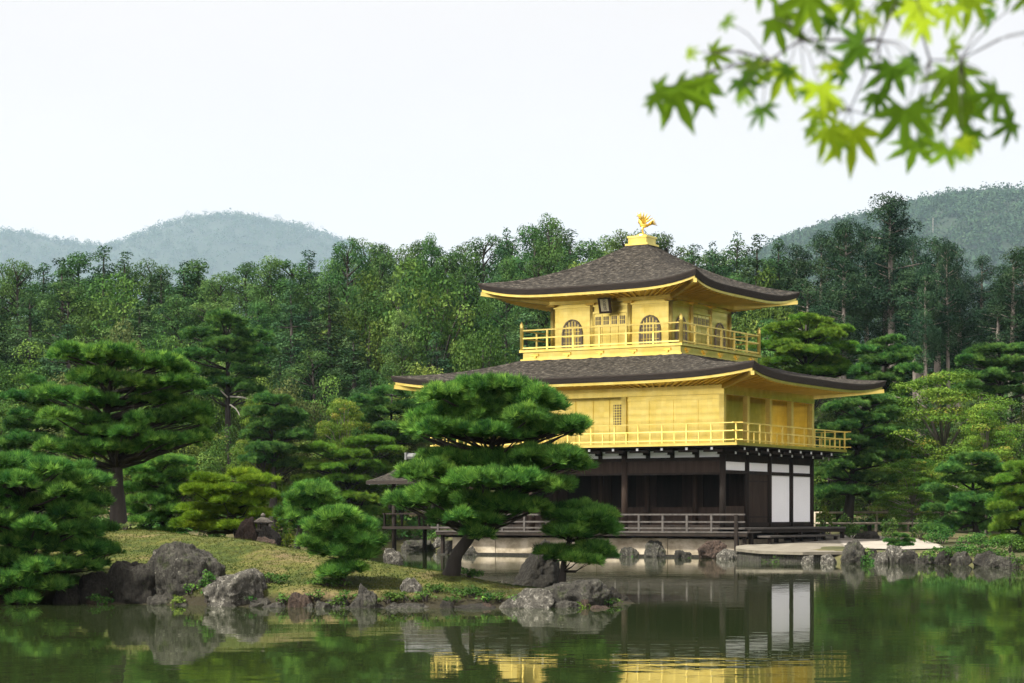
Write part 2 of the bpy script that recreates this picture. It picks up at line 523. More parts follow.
M['water'] = water_mat()

# ------------------------------------------------------------------ shore lines and heights
TH = 0.548
P0 = (8.044, 78.718)      # south-east corner of the pavilion's main block


def bxy(a, c):
    return (P0[0] - a * math.cos(TH) + c * math.sin(TH), P0[1] + a * math.sin(TH) + c * math.cos(TH))


LAKE = [(-400, 6), (-400, 60), (-120, 78), (-60, 84), (-32, 90), (-14, 94), (-9.5, 96), (-6.2, 96.5), (-4.2, 95.0), (-2.4, 93), bxy(12.9, 4.0), bxy(12.9, -.7), bxy(-1.3, -.75),
        (8.75, 74.2), (9.3, 71.0), (10.6, 69.8), (11.7, 69.2), (12.9, 68.6), (14.0, 66.5), (15.0, 64), (16.2, 60), (22, 52), (40, 40), (70, 20), (80, 6), (30, 3.5), (0, 3.2), (-30, 3.5)]
ISLE = [(-34, 42), (-20, 37.6), (-10, 37.3), (-8, 37.0), (-6.2, 36.2), (-4.6, 35.4), (-3.4, 35.0), (-1.6, 34.9), (-.3, 34.9), (.9, 35.2), (1.75, 35.7), (2.2, 36.8), (2.05, 38.3), (1.3, 40.2),
        (-.2, 42.4), (-1.8, 44.4), (-3.0, 47.0), (-5.0, 52.0), (-8, 58), (-14, 63), (-24, 66), (-40, 66), (-46, 54)]


def poly_dist(x, y, poly):
    """signed distance, positive inside POLY"""
    P = np.array(poly, float); Q = np.roll(P, -1, 0)
    d = np.full(x.shape, 1e9); ins = np.zeros(x.shape, bool)
    for (x0, y0), (x1, y1) in zip(P, Q):
        ex, ey = x1 - x0, y1 - y0
        tt = np.clip(((x - x0) * ex + (y - y0) * ey) / (ex * ex + ey * ey), 0, 1)
        d = np.minimum(d, np.hypot(x - x0 - tt * ex, y - y0 - tt * ey))
        if y0 != y1:
            c = ((y0 > y) != (y1 > y)) & (x < (x1 - x0) * (y - y0) / (y1 - y0) + x0)
            ins ^= c
    return np.where(ins, d, -d)


def sstep(a, b, x):
    t_ = np.clip((x - a) / (b - a), 0, 1)
    return t_ * t_ * (3 - 2 * t_)


def wob(x, y, s, k=0):
    return (np.sin(x * s + 1.3 + k) * np.cos(y * s * 1.13 + .7 * k) + .5 * np.sin(x * s * 2.3 + y * s * 1.7 + k))


def ground_h(x, y):
    d = -poly_dist(x, y, LAKE)               # distance from the water, positive on land
    land = .38 * sstep(0, .7, d) + .014 * np.clip(y - 69, 0, 60) * sstep(0, 3, d)
    slope = .13 * np.clip(y - 108, 0, 90) + .05 * np.clip(y - 198, 0, 100)
    h = land + slope + .10 * wob(x, y, .35) * sstep(2, 8, d)
    return np.where(d > 0, h, -.7 * sstep(0, -1.0, d) - .02)


def isle_h(x, y):
    d = poly_dist(x, y, ISLE) + .12 * wob(x, y, 1.7)
    hm = np.interp(x, [-24, -9, -5.5, -3.6, -2.4, -1.0, .4, 1.4, 2.2], [1.35, 1.26, 1.22, 1.05, .86, .74, .52, .36, .22])
    h = hm * (.25 * sstep(0, .5, d) + .75 * sstep(.1, 6.5, d) ** .85)
    h = h + .03 * wob(x, y, 1.1, 2) * sstep(.5, 2, d) + .012 * wob(x, y, 3.7, 5) * sstep(.3, 1, d)
    return np.where(d > 0, h, d * .8)


def gz(x, y):
    return float(ground_h(np.array([x]), np.array([y]))[0])


def iz(x, y):
    return float(isle_h(np.array([x]), np.array([y]))[0])


def grid_mesh(xs, ys, hf, mat, smooth=True):
    X, Y = np.meshgrid(xs, ys)
    Z = hf(X.ravel(), Y.ravel())
    V = np.c_[X.ravel(), Y.ravel(), Z]
    nx, ny = len(xs), len(ys)
    i = np.arange(nx * ny).reshape(ny, nx)
    Fq = np.c_[i[:-1, :-1].ravel(), i[:-1, 1:].ravel(), i[1:, 1:].ravel(), i[1:, :-1].ravel()]
    return V, Fq


xs = np.unique(np.r_[np.linspace(-6500, -120, 18), np.linspace(-120, -34, 22), np.linspace(-34, 34, 120), np.linspace(34, 120, 22), np.linspace(120, 6500, 18)])
ys = np.unique(np.r_[np.linspace(-60, 3, 6), np.linspace(3, 60, 24), np.linspace(60, 112, 110), np.linspace(112, 260, 40), np.linspace(260, 10500, 26)])
V, Fq = grid_mesh(xs, ys, ground_h, None)
tag(link('ground', np_mesh('ground', V, Fq, M['earth'], True)), kind='structure')

xs = np.linspace(-46, 3.2, 330); xs = np.unique(np.r_[np.linspace(-46, -16, 60), np.linspace(-16, 3.2, 190)])
ys = np.linspace(33.8, 67, 200)
V, Fq = grid_mesh(xs, ys, isle_h, None)
keep = (V[Fq][:, :, 2].max(1) > -.5)
tag(link('island', np_mesh('island', V, Fq[keep], M['moss'], True)), kind='structure')

V = np.array([(-420, -40, 0), (420, -40, 0), (420, 130, 0), (-420, 130, 0)], float)
# the pond ends where the land rises through it
tag(link('water', np_mesh('water', V, np.array([[0, 1, 2, 3]]), M['water'])), kind='structure')

# pale sand court beside the pavilion
sand_poly = [(xat(838, 74), 72.4), (xat(846, 74), 71.4), (xat(868, 72), 71.0), (xat(905, 70), 70.2), (xat(932, 71), 71.0), (xat(946, 73), 73.2), (xat(925, 79), 79), (xat(912, 88), 88), (xat(870, 93), 92.5), (xat(846, 93), 92), (xat(838, 84), 84)]
sx = np.linspace(9, 20, 90); sy = np.linspace(69, 94, 120)
V, Fq = grid_mesh(sx, sy, lambda x, y: ground_h(x, y) + .03, None)
cen = V[Fq].mean(1)
V[:, 2] += .015
keep = poly_dist(cen[:, 0], cen[:, 1], sand_poly) > 0
tag(link('sand_path', np_mesh('sand_path', V, Fq[keep], M['sand'], True)), kind='structure')


# ------------------------------------------------------------------ hills far behind
def hill(name, prof, D, depth, mat):
    px = np.array([p[0] for p in prof], float); py = np.array([p[1] for p in prof], float)
    X = (px - 512) / F * D; Z = CAMZ + (HOR - py) / F * D - (27 if D > 5000 else 18)
    xs_ = np.linspace(X[0], X[-1], 160); ys_ = np.linspace(D - depth, D + depth, 50)

    def hf(x, y):
        q = np.clip(np.abs(y - D) / depth, 0, 1)
        rd = np.interp(x, X, Z)
        k = np.ones(13) / 13
        return rd * (1 - q * q) ** 1.3 * (1 + .06 * wob(x, y, 3.2 / depth) * q) - 3 * (q > .97)
    V, Fq = grid_mesh(xs_, ys_, hf, None)
    tag(link(name, np_mesh(name, V, Fq, mat, True)), kind='structure')
    return X, hf


HL = [(-700, 300), (-420, 262), (-250, 240), (-90, 232), (0, 229), (30, 231), (60, 238), (90, 243), (118, 246), (140, 237), (165, 226), (190, 218), (215, 214), (245, 212.5), (268, 218), (300, 224), (325, 231), (350, 242), (400, 262), (520, 290), (700, 330)]
HR = [(380, 340), (560, 290), (700, 276), (750, 252), (775, 236), (800, 226), (840, 217), (880, 209), (900, 201), (930, 195.5), (970, 192), (1024, 192), (1100, 198), (1250, 215), (1500, 300)]
DL, DR = 7500, 2700
XL, hfL = hill('far_hill', HL, DL, 1900, M['hill_soil'])
XR, hfR = hill('near_hill', HR, DR, 900, M['hill_soil'])


def leaf_quads(C, N, size, aspect=.55, jit=.5):
    """rhombic leaves at C with rough normals N"""
    n = len(C)
    N = N + rng.normal(0, jit, (n, 3))
    N /= np.linalg.norm(N, axis=1, keepdims=True) + 1e-9
    A = np.cross(N, rng.normal(0, 1, (n, 3)))
    A /= np.linalg.norm(A, axis=1, keepdims=True) + 1e-9
    B = np.cross(N, A)
    s = size * rng.uniform(.6, 1.25, (n, 1)) if np.ndim(size) == 0 else size[:, None] * rng.uniform(.6, 1.25, (n, 1))
    A = A * s * .5; B = B * s * .5 * aspect
    V = np.stack([C - A, C - B, C + A, C + B], 1).reshape(-1, 3)
    Fq = np.arange(4 * n).reshape(n, 4)
    return V, Fq


def sph(n):
    d = rng.normal(0, 1, (n, 3))
    return d / np.linalg.norm(d, axis=1, keepdims=True)


def hill_cover(name, X, hf, D, depth, n, crown, leaf, per):
    x = rng.uniform(X[0], X[-1], n); y = rng.uniform(D - depth * .8, D + depth * .1, n)
    z = hf(x, y)
    C = []; N = []; T = []
    for i in range(n):
        if z[i] < 3: continue
        r = crown * rng.uniform(.6, 1.3)
        d = sph(per); d[:, 2] = np.abs(d[:, 2]) * 1.0
        tall = 1.0 if rng.uniform() < .8 else 1.45
        C.append(np.array([x[i], y[i], z[i]]) + d * np.array([r, r, r * 1.25 * tall]) * rng.uniform(.75, 1, (per, 1)))
        N.append(d); T.append(np.clip(rng.uniform(.1, .9) + rng.normal(0, .12, per), 0, 1))
    V, Fq = leaf_quads(np.concatenate(C), np.concatenate(N), leaf, .8, .5)
    o = link(name, np_mesh(name, V, Fq, M['hill_leaf'], False, np.repeat(np.concatenate(T), 4)))
    tag(o, kind='stuff')


hill_cover('far_woodland', XL, hfL, DL, 1900, 7500, 19.0, 4.6, 60)
hill_cover('hill_woodland', XR, hfR, DR, 900, 9500, 9.5, 3.0, 60)

# ------------------------------------------------------------------ trees
PXM = lambda Y: F / Y


def clump_leaves(cl, per, leaf, flat=0.0, inner=.5, aspect=.55, jit=.5):
    """CL: list of (centre, (rx,ry,rz)); returns verts, faces, tint"""
    Cs, Ns, Ts = [], [], []
    for c, r in cl:
        r = np.array(r)
        n = max(6, int(per * (r[0] * r[1] + r[0] * r[2] + r[1] * r[2]) / 3))
        d = sph(n)
        d[:, 2] = np.where(rng.uniform(size=n) < flat, np.abs(d[:, 2]), d[:, 2])
        rr = rng.uniform(inner, 1, (n, 1)) ** .6
        Cs.append(np.array(c) + d * r * rr)
        nn = d / r; nn /= np.linalg.norm(nn, axis=1, keepdims=True)
        nn[:, 2] += .4
        Ns.append(nn)
        Ts.append(np.clip(rng.uniform(.06, .94) + rng.normal(0, .09, n), 0, 1))
    V, Fq = leaf_quads(np.concatenate(Cs), np.concatenate(Ns), leaf, aspect, jit)
    return V, Fq, np.repeat(np.concatenate(Ts), 4)


PROTO = {}


def proto(kind, seed):
    """unit meshes of a tree about H metres tall: (trunk mesh, crown mesh, height, radius)"""
    global rng
    rng = np.random.default_rng(1000 + seed)
    tb = MB(); cl = []
    if kind == 'cedar':                      # dense narrow conifer
        H, Rm = 16., 3.0
        leanx = rng.normal(0, .25)
        top = np.array([leanx, 0, H])
        tb.tube([(0, 0, -1), (leanx * .4, 0, H * .5), (leanx, 0, H * .98)], [.30, .2, .03], 7)
        z = H * .16
        while z < H:
            f = (z - H * .16) / (H * .84)
            rad = Rm * (1 - f ** 1.5) ** .8 * rng.uniform(.65, 1.05) + .15
            k = max(2, int(2 + rad * 2.6))
            a0 = rng.uniform(0, 7)
            for i in range(k):
                a = a0 + i * 2 * math.pi / k + rng.normal(0, .3)
                rr = rad * rng.uniform(.55, 1.0)
                zz = z + rng.normal(0, .35) - rr * .12
                cx_ = leanx * z / H
                cl.append(((cx_ + math.cos(a) * rr * .75, math.sin(a) * rr * .75, zz), (.40 + .28 * rad * .5, .40 + .28 * rad * .5, .34 + .1 * rad)))
                if rr > 1: tb.tube([(cx_, 0, zz - .1), (cx_ + math.cos(a) * rr * .8, math.sin(a) * rr * .8, zz)], [.06, .02], 4)
            z += .62 + .2 * rng.uniform()
        cl.append(((leanx, 0, H - .1), (.25, .25, .6)))
        V, Fq, T = clump_leaves(cl, 400, .23, .3, .45, .32, .55)
        mat = M['cedar']; bark = M['bark']
    elif kind == 'grove':                    # tall bare bole, ragged tufted crown
        H, Rm = 20., 2.7
        lx = rng.normal(0, .3)
        tb.tube([(0, 0, -1), (lx * .3, .1, H * .35), (lx * .7, 0, H * .7), (lx, 0, H * .97)], [.34, .28, .18, .03], 8)
        h0 = rng.uniform(.50, .62)
        n = int(rng.uniform(34, 44))
        for i in range(n):
            f = (i + rng.uniform()) / n
            z = H * (h0 + (1 - h0) * f)
            env = (math.sin(math.pi * (.18 + .80 * f)) ** .75) * (.55 + .45 * math.sin(i * 1.3 + seed) ** 2)
            a = rng.uniform(0, 2 * math.pi); rr = Rm * env * rng.uniform(.25, 1.0)
            s = rng.uniform(.75, 1.25) * (1.15 - .4 * f)
            c = (lx * z / H + math.cos(a) * rr, math.sin(a) * rr, z)
            cl.append((c, (s * 1.05, s * 1.05, s * .75)))
            tb.tube([(lx * z / H, 0, z - .5), (lx * z / H + math.cos(a) * rr * .9, math.sin(a) * rr * .9, z - .1)], [.07, .02], 4)
        for i in range(9):                   # dead snags on the bole
            z = H * rng.uniform(.2, h0); a = rng.uniform(0, 7); L = rng.uniform(.6, 1.8)
            tb.tube([(0, 0, z), (math.cos(a) * L, math.sin(a) * L, z + rng.uniform(-.1, .5))], [.04, .012], 4)
        V, Fq, T = clump_leaves(cl, 420, .23, .3, .4, .32, .55)
        mat = M['grove']; bark = M['bark_grey']
    elif kind == 'forest':                   # tall irregular crown narrowing upward, limbs show
        H, Rm = 15., 4.3
        lx = rng.normal(0, .6)
        tb.tube([(0, 0, -1), (lx * .2, .1, H * .4), (lx, 0, H * .95)], [.28, .2, .04], 7)
        n = 95
        peak = rng.uniform(.30, .5)
        for i in range(n):
            f = (i + rng.uniform()) / n
            z = H * (.22 + .77 * f)
            env = (f / peak) ** .5 if f < peak else (1 - (f - peak) / (1 - peak) * .93) ** .6
            env *= .75 + .35 * math.sin(f * 17 + seed * 2) ** 2
            a = rng.uniform(0, 2 * math.pi); rr = Rm * env * rng.uniform(.35, 1.08)
            s = rng.uniform(.55, 1.2) * (1.1 - .35 * f)
            bx_, by_ = lx * z / H, 0
            cl.append(((bx_ + math.cos(a) * rr, by_ + math.sin(a) * rr, z), (s * 1.15, s * 1.15, s * .72)))
            if i % 2 == 0: tb.tube([(bx_, 0, z - .9), (bx_ + math.cos(a) * rr * .6, math.sin(a) * rr * .6, z - .35), (bx_ + math.cos(a) * rr, math.sin(a) * rr, z)], [.08, .045, .02], 4)
        V, Fq, T = clump_leaves(cl, 330, .23, .3, .35, .34, .55)
        mat = M['forest']; bark = M['bark']
    elif kind in ('broad', 'olive'):
        H, Rm = 9., 3.6
        tb.tube([(0, 0, -1), (.1, .1, H * .3), (.2, 0, H * .75)], [.2, .16, .05], 7)
        n = 64
        for i in range(n):
            d = sph(1)[0]
            f = rng.uniform(.5, 1)
            c = (d[0] * Rm * f * .9, d[1] * Rm * f * .9, H * .54 + d[2] * H * .40 * f)
            s = rng.uniform(.55, 1.1)
            cl.append((c, (s * 1.1, s * 1.1, s * .75)))
            if i % 3 == 0: tb.tube([(.1, .05, H * .35), (c[0] * .5, c[1] * .5, H * .35 + (c[2] - H * .35) * .6), c], [.08, .05, .015], 4)
        V, Fq, T = clump_leaves(cl, 270, .18, .3, .4, .65, .65)
        mat = M[kind]; bark = M['bark']
    elif kind == 'maple':                    # layered light sprays
        H, Rm = 7., 3.4
        tb.tube([(0, 0, -.6), (.1, 0, H * .25), (.4, .2, H * .7)], [.09, .065, .02], 7)
        n = 120
        for i in range(n):
            f = rng.uniform()
            z = H * (.22 + .75 * f)
            env = math.sin(math.pi * (.25 + .68 * f)) ** .6
            a = rng.uniform(0, 2 * math.pi); rr = Rm * env * rng.uniform(.25, 1.05)
            s = rng.uniform(.5, 1.0)
            c = (math.cos(a) * rr, math.sin(a) * rr, z)
            cl.append((c, (s * 1.2, s * 1.2, s * .33)))
            if i % 3 == 0: tb.tube([(.1, 0, H * .25 + f * H * .3), (c[0] * .6, c[1] * .6, z - .3), c], [.07, .04, .012], 4)
        V, Fq, T = clump_leaves(cl, 620, .115, .5, .3, .8, .55)
        mat = M['maple']; bark = M['bark_grey']
    tm = bpy.data.meshes.new(kind + '_trunk')
    tm.from_pydata(tb.V, [], tb.F); tm.update(); tm.materials.append(bark)
    tm.polygons.foreach_set('use_smooth', np.ones(len(tm.polygons), bool))
    cm = np_mesh(kind + '_crown', V, Fq, mat, False, T)
    ext = float(np.percentile(np.hypot(V[:, 0], V[:, 1]), 97))
    return tm, cm, float(V[:, 2].max()), ext


NAMES = {'cedar': ('conifer', 'conifer'), 'grove': ('cedar_tree', 'cedar'), 'forest': ('woodland_tree', 'tree'), 'broad': ('broadleaf_tree', 'tree'), 'olive': ('broadleaf_tree', 'tree'), 'maple': ('maple_tree', 'maple')}
NVAR = {'cedar': 5, 'grove': 5, 'forest': 5, 'broad': 4, 'olive': 2, 'maple': 4}
_k = 0
for kd, nv in NVAR.items():
    PROTO[kd] = []
    for v in range(nv):
        PROTO[kd].append(proto(kd, _k)); _k += 1


def place_tree(kind, px, ytop, Y, wpx=None, label='', group=None, var=None, ground=None):
    x = xat(px, Y)
    zg = gz(x, Y) if ground is None else ground
    tm, cm, H, ext = PROTO[kind][(var if var is not None else random.randrange(NVAR[kind]))]
    ztop = CAMZ + (HOR - ytop) / F * Y
    sz = (ztop - zg) / H
    sxy = sz * random.uniform(.9, 1.15) if wpx is None else (wpx / 2 / PXM(Y)) / ext
    nm, cat = NAMES[kind]
    e = empty(nm, (x, Y, zg), label, cat, group, random.uniform(0, 6.28))
    e.scale = (sxy, sxy, sz)
    link('trunk', tm, e); link('crown', cm, e)
    return e


SKY_PX = [-60, 0, 15, 30, 42, 60, 85, 100, 130, 140, 152, 175, 200, 230, 262, 300, 335, 350, 385, 400, 430, 452, 480, 500, 545, 570, 592, 620, 660, 690, 740, 770, 800, 830, 860, 893, 912, 950, 975, 1000, 1024, 1080]
SKY_PY = [262, 264, 258, 251, 264, 257, 252, 244, 247, 260, 272, 258, 254, 266, 254, 260, 238, 236, 243, 244, 233, 246, 230, 225, 214, 222, 236, 232, 225, 240, 231, 234, 238, 220, 226, 215, 232, 240, 248, 258, 247, 247]
skyline = lambda p: float(np.interp(p, SKY_PX, SKY_PY))
ZONES = [(-999, 150, 'the ridge edge below the far hill', 'left ridge'),
         (150, 335, 'the wood under the blue hill', 'under the blue hill'),
         (335, 500, 'the wood beside the pavilion', 'left of the pavilion'),
         (500, 650, 'the wood behind the upper roof', 'behind the upper roof'),
         (650, 800, 'the wood past the golden bird', 'right of the upper roof'),
         (800, 9999, 'the bare trunk grove', 'bare trunk grove')]


def zone(px):
    for a, b, t, g in ZONES:
        if a <= px < b: return t, g


random.seed(21)
LOOK = {'cedar': 'dark pointed conifer', 'forest': 'open crowned tree', 'grove': 'tall bare trunked cedar', 'broad': 'bushy mid green tree', 'olive': 'dull olive bushy tree', 'maple': 'yellow green leafy tree'}


def zoned(kind, px, ytop, Y, wpx, row):
    t, g = zone(px)
    place_tree(kind, px, ytop, Y, wpx, f'{LOOK[kind]} in {row} of {t}', f'{LOOK[kind]}s, {row}, {g}')


px = -50.0                                   # first row: the trees that make the skyline
while px < 1080:
    if px > 790: kd = 'grove'
    elif px > 650: kd = random.choice(['cedar', 'forest', 'cedar'])
    else: kd = random.choice(['forest', 'forest', 'cedar', 'forest', 'cedar'])
    zoned(kd, px, skyline(px) + random.uniform(-2, 5), random.uniform(132, 150), {'grove': 58, 'cedar': 88, 'forest': 100}[kd] * random.uniform(.85, 1.15), 'the skyline row')
    px += random.uniform(17, 26)
px = -55.0
while px < 800:                              # a closed row behind the skyline trees
    zoned('forest', px, skyline(px) + random.uniform(14, 26), random.uniform(153, 164), random.uniform(95, 120), 'the shaded rear row')
    px += random.uniform(26, 36)
px = 770.0
while px < 1100:                             # deep shade behind the bare trunks
    zoned('cedar', px, random.uniform(286, 306), random.uniform(156, 168), random.uniform(66, 84), 'the shaded rear row')
    px += random.uniform(22, 30)
px = -50.0
while px < 1080:                             # second row, lower and nearer
    kd = 'grove' if px > 800 else random.choice(['cedar', 'forest', 'broad', 'forest'])
    zoned(kd, px, skyline(px) + random.uniform(18, 44), random.uniform(121, 131), {'grove': 62, 'cedar': 80, 'forest': 98, 'broad': 104}[kd] * random.uniform(.85, 1.2), 'the second row')
    px += random.uniform(30, 42)
px = -50.0
while px < 1080:                             # third row
    kd = random.choice(['forest', 'broad', 'broad', 'cedar']) if px < 640 else random.choice(['forest', 'cedar', 'forest'])
    yt = (skyline(px) + random.uniform(62, 100)) if px < 640 else random.uniform(310, 345)
    if px > 830: yt = random.uniform(378, 402)
    zoned(kd, px, yt, random.uniform(112, 120), random.uniform(75, 105), 'the middle row')
    px += random.uniform(34, 48)
px = -40.0
while px < 470:                              # fourth row, left of the pavilion
    kd = random.choice(['broad', 'broad', 'olive', 'forest'])
    zoned(kd, px, random.uniform(348, 392), random.uniform(104, 111), random.uniform(70, 100), 'the slope')
    px += random.uniform(30, 42)
px = -40.0
while px < 440:
    kd = random.choice(['broad', 'broad', 'forest', 'olive'])
    zoned(kd, px, random.uniform(398, 440), random.uniform(99, 103), random.uniform(70, 100), 'the foot')
    px += random.uniform(38, 50)
for px, yt, Y, wd, kd in [(838, 402, 106, 80, 'forest'), (790, 390, 106, 80, 'forest'), (880, 392, 105, 80, 'broad'), (1040, 392, 100, 90, 'broad'), (1000, 410, 98, 80, 'broad'), (830, 430, 101, 80, 'broad'), (870, 446, 100, 80, 'broad'), (935, 452, 96, 80, 'broad'), (985, 440, 94, 80, 'broad'), (1050, 440, 90, 80, 'broad')]:
    place_tree(kd, px, yt, Y, wd, f'{LOOK[kd]} low in the bank right of the pavilion', f'{LOOK[kd]}s low in the right bank')

def woods(name, x0, x1, y0, y1, n):
    x = rng.uniform(x0, x1, n); y = rng.uniform(y0, y1, n)
    g = ground_h(x, y)
    cl = []
    for i in range(n):
        if g[i] < .3: continue
        hh_ = rng.uniform(9, 19)
        for k in range(9):
            f = (k + .5) / 9
            r = 2.6 * math.sin(math.pi * (.15 + .8 * f)) * rng.uniform(.8, 1.2)
            cl.append(((x[i] + rng.normal(0, 1.2), y[i] + rng.normal(0, 1.2), g[i] + hh_ * f), (r, r, hh_ / 11)))
    V, Fq, T = clump_leaves(cl, 26, .6, .3, .5, .7, .6)
    tag(link(name, np_mesh(name, V, Fq, M['forest'], False, T)), kind='stuff')


woods('woodland_beyond', 52, 190, 84, 220, 520)
woods('woodland_beyond', -140, -42, 92, 160, 420)

# named single trees of the woodland
place_tree('grove', 893, 190, 127, 72, 'tallest dark cedar with bunched top rising above the hill line', var=0)
place_tree('grove', 842, 216, 128, 66, 'dark cedar with forked bushy top beside the tallest cedar', var=1)
place_tree('grove', 949, 236, 124, 46, 'slender cedar with small tufted top on a pale bare trunk', var=2)
place_tree('grove', 925, 262, 120, 44, 'cedar with the longest pale bare trunk in the grove', var=3)
place_tree('grove', 1012, 246, 124, 66, 'broad dark cedar with thick grey trunk at the far end of the grove', var=4)
place_tree('forest', 545, 213, 128, 96, 'highest round topped tree just left of the upper roof', var=0)
place_tree('forest', 350, 236, 128, 84, 'airy tree with a pale slim trunk right of the blue hill', var=1)
place_tree('forest', 430, 232, 127, 70, 'narrow peaked tree standing above its neighbours left of the upper roof', var=2)
place_tree('maple', 942, 368, 95, 150, 'large yellow green maple spreading right of the lower roof tip', var=0)
place_tree('maple', 985, 402, 91, 90, 'smaller rust tinged maple with a pale forked stem', var=1)
place_tree('maple', 912, 458, 88, 78, 'low bright maple above the shrubs behind the sand court', var=2)
place_tree('maple', 262, 396, 97, 64, 'yellowing maple below the dead limbs of the dark pine', var=3)
place_tree('maple', 345, 398, 98, 60, 'rust tinted maple between the dark layered pines', var=1)
place_tree('olive', 118, 318, 110, 84, 'pale olive tree showing above the big island pine', var=0)


# pines built pad by pad
def needles(P, D, n, L, wd, spread, tint):
    k = len(P)
    Dn = np.repeat(D, n, 0) + rng.normal(0, spread, (k * n, 3))
    Dn /= np.linalg.norm(Dn, axis=1, keepdims=True)
    A = np.cross(Dn, rng.normal(0, 1, (k * n, 3)))
    A /= np.linalg.norm(A, axis=1, keepdims=True) + 1e-9
    Pn = np.repeat(P, n, 0)
    Ln = L * rng.uniform(.6, 1.15, (k * n, 1))
    B = Pn + Dn * Ln * .45
    V = np.stack([Pn, B - A * wd, Pn + Dn * Ln, B + A * wd], 1).reshape(-1, 3)
    Fq = np.arange(4 * k * n).reshape(-1, 4)
    T = np.clip(np.repeat(np.repeat(tint, n) + rng.normal(0, .10, k * n), 4), 0, 1)
    return V, Fq, T


def pad_mesh(c, rx, ry, rz, L, dens, wd, mat, nb=9):
    """one flat cushion of needle tufts gathered into small heads, origin at its centre"""
    hr = L * .82                                     # radius of one head of tufts
    nh = int(dens * 1.5 * (rx * ry * math.pi) / (math.pi * hr * hr)) + 4
    a = rng.uniform(0, 2 * np.pi, nh); f = rng.uniform(0, 1, nh) ** .5
    ph = rng.uniform(0, 7, 3)
    edge = 1 + .20 * np.sin(3 * a + ph[0]) + .14 * np.sin(5 * a + ph[1])
    H = np.c_[np.cos(a) * f * rx * edge, np.sin(a) * f * ry * edge, np.zeros(nh)]
    H[:, 2] = rz * (.62 * np.sqrt(np.clip(1 - f * f, 0, 1)) - .25) + rng.normal(0, .26, nh) * rz
    per = 9
    d = sph(nh * per)
    d[:, 2] = np.where(rng.uniform(size=nh * per) < .82, np.abs(d[:, 2]), d[:, 2] * .5)
    Hn = np.repeat(H, per, 0)
    out = Hn / np.array([rx, ry, 1]); out[:, 2] = 0
    P = Hn + d * hr * rng.uniform(.05, .50, (nh * per, 1)) * np.array([1, 1, .7])
    D = d * .9 + out * .45 + np.array([0, 0, .55])
    D /= np.linalg.norm(D, axis=1, keepdims=True)
    tint = np.clip(np.repeat(rng.normal(.46, .20, nh), per) + rng.normal(0, .13, nh * per), 0, 1)
    V, Fq, T = needles(P, D, nb, L, wd, .34, tint)
    return np_mesh('needle_pad', V, Fq, mat, False, T)


def pine(name, label, base, Y, pads, trunk, zf, mat, L=None, dens=1.0, rad=.11, group=None, twins=True, seed=0, nb=15, cat='pine', depth=.9, bark='bark', tall=1.0, tdepth=None):
    """pads: (px, py, half width px, half height px); trunk: list of (px, py)"""
    global rng
    rng = np.random.default_rng(500 + seed)
    s = 1 / PXM(Y)
    x = xat(base[0], Y)
    zg = zf(x, Y)
    e = empty(name, (x, Y, zg), label, cat, group)
    L = L or max(.165, 4.0 * s)
    wd = max(.0050, .125 * s)
    P2 = lambda q, dy=0.: Vector((xat(q[0], Y) - x, dy, CAMZ + (HOR - q[1]) * s - zg))
    tp = [P2(q) for q in trunk]
    tp[0].z = -.25
    # the trunk wanders a little in depth
    wander = [0] + [rng.normal(0, .10) * i for i in range(1, len(tp))]
    for v, wv in zip(tp, wander): v.y = wv * .5
    rads = [rad * (1 - .8 * i / (len(tp) - 1)) for i in range(len(tp))]
    rads[0] *= 1.45
    # smoother trunk
    fine, fr = [], []
    for i in range(len(tp) - 1):
        for k in range(4):
            q = k / 4
            fine.append(tp[i].lerp(tp[i + 1], q) + Vector((rng.normal(0, .012), rng.normal(0, .012), 0)))
            fr.append(rads[i] + (rads[i + 1] - rads[i]) * q)
    fine.append(tp[-1]); fr.append(rads[-1])
    MB().tube(fine, fr, 9).build('trunk', M[bark], e, True)
    wid = (max(p[0] + p[2] for p in pads) - min(p[0] - p[2] for p in pads)) / 2 * s
    allp = []
    broken = []
    for p in pads:                                   # every tier is a few uneven cushions
        k = 3 if p[2] > 24 else 2
        for j in range(k):
            f_ = (j + .5) / k * 2 - 1
            broken.append((p[0] + p[2] * f_ * .55 + rng.normal(0, 1.5), p[1] + p[3] * (rng.normal(0, .16) + .20 * abs(f_)), p[2] * (.46 if k == 3 else .58) * rng.uniform(.75, 1.2), p[3] * rng.uniform(.62, .9)))
    for p in broken:
        c = P2(p)
        off = (c.x - fine[min(range(len(fine)), key=lambda i: abs(fine[i].z - c.z))].x)
        lim = math.sqrt(max(.05, wid ** 2 - off ** 2)) * depth
        c.y = -rng.uniform(.0, .85) * lim
        allp.append((c, p[2] * s, p[3] * s))
        if twins:
            c2 = c.copy(); c2.y = rng.uniform(.1, .9) * lim
            c2.x += rng.normal(0, .25) * p[2] * s; c2.z += rng.normal(0, .2) * p[3] * s
            allp.append((c2, p[2] * s * .95, p[3] * s))
    lb = MB()
    for c, hw, hh in allp:
        me = pad_mesh(c, hw * .95, hw * rng.uniform(.9, 1.35), hh * 1.0, L, dens / (L * L) * .115, wd, mat, nb)
        link('needle_pad', me, e, c)
        # a limb from the trunk below the pad
        cand = [f for f in fine if f.z < c.z - .03 and f.z > fine[-1].z * .2] or [fine[len(fine) // 3]]
        f = min(cand, key=lambda f: (f - c).length + abs((c.z - f.z) - .25 * wid))
        mid = f.lerp(c, .55) + Vector((0, 0, -.06 * (f - c).length + rng.normal(0, .04)))
        lb.tube([f, mid, c + Vector((0, 0, -hh * .4))], [rad * .30, rad * .18, rad * .07], 5)
    lb.build('limb', M[bark], e, True)
    return e


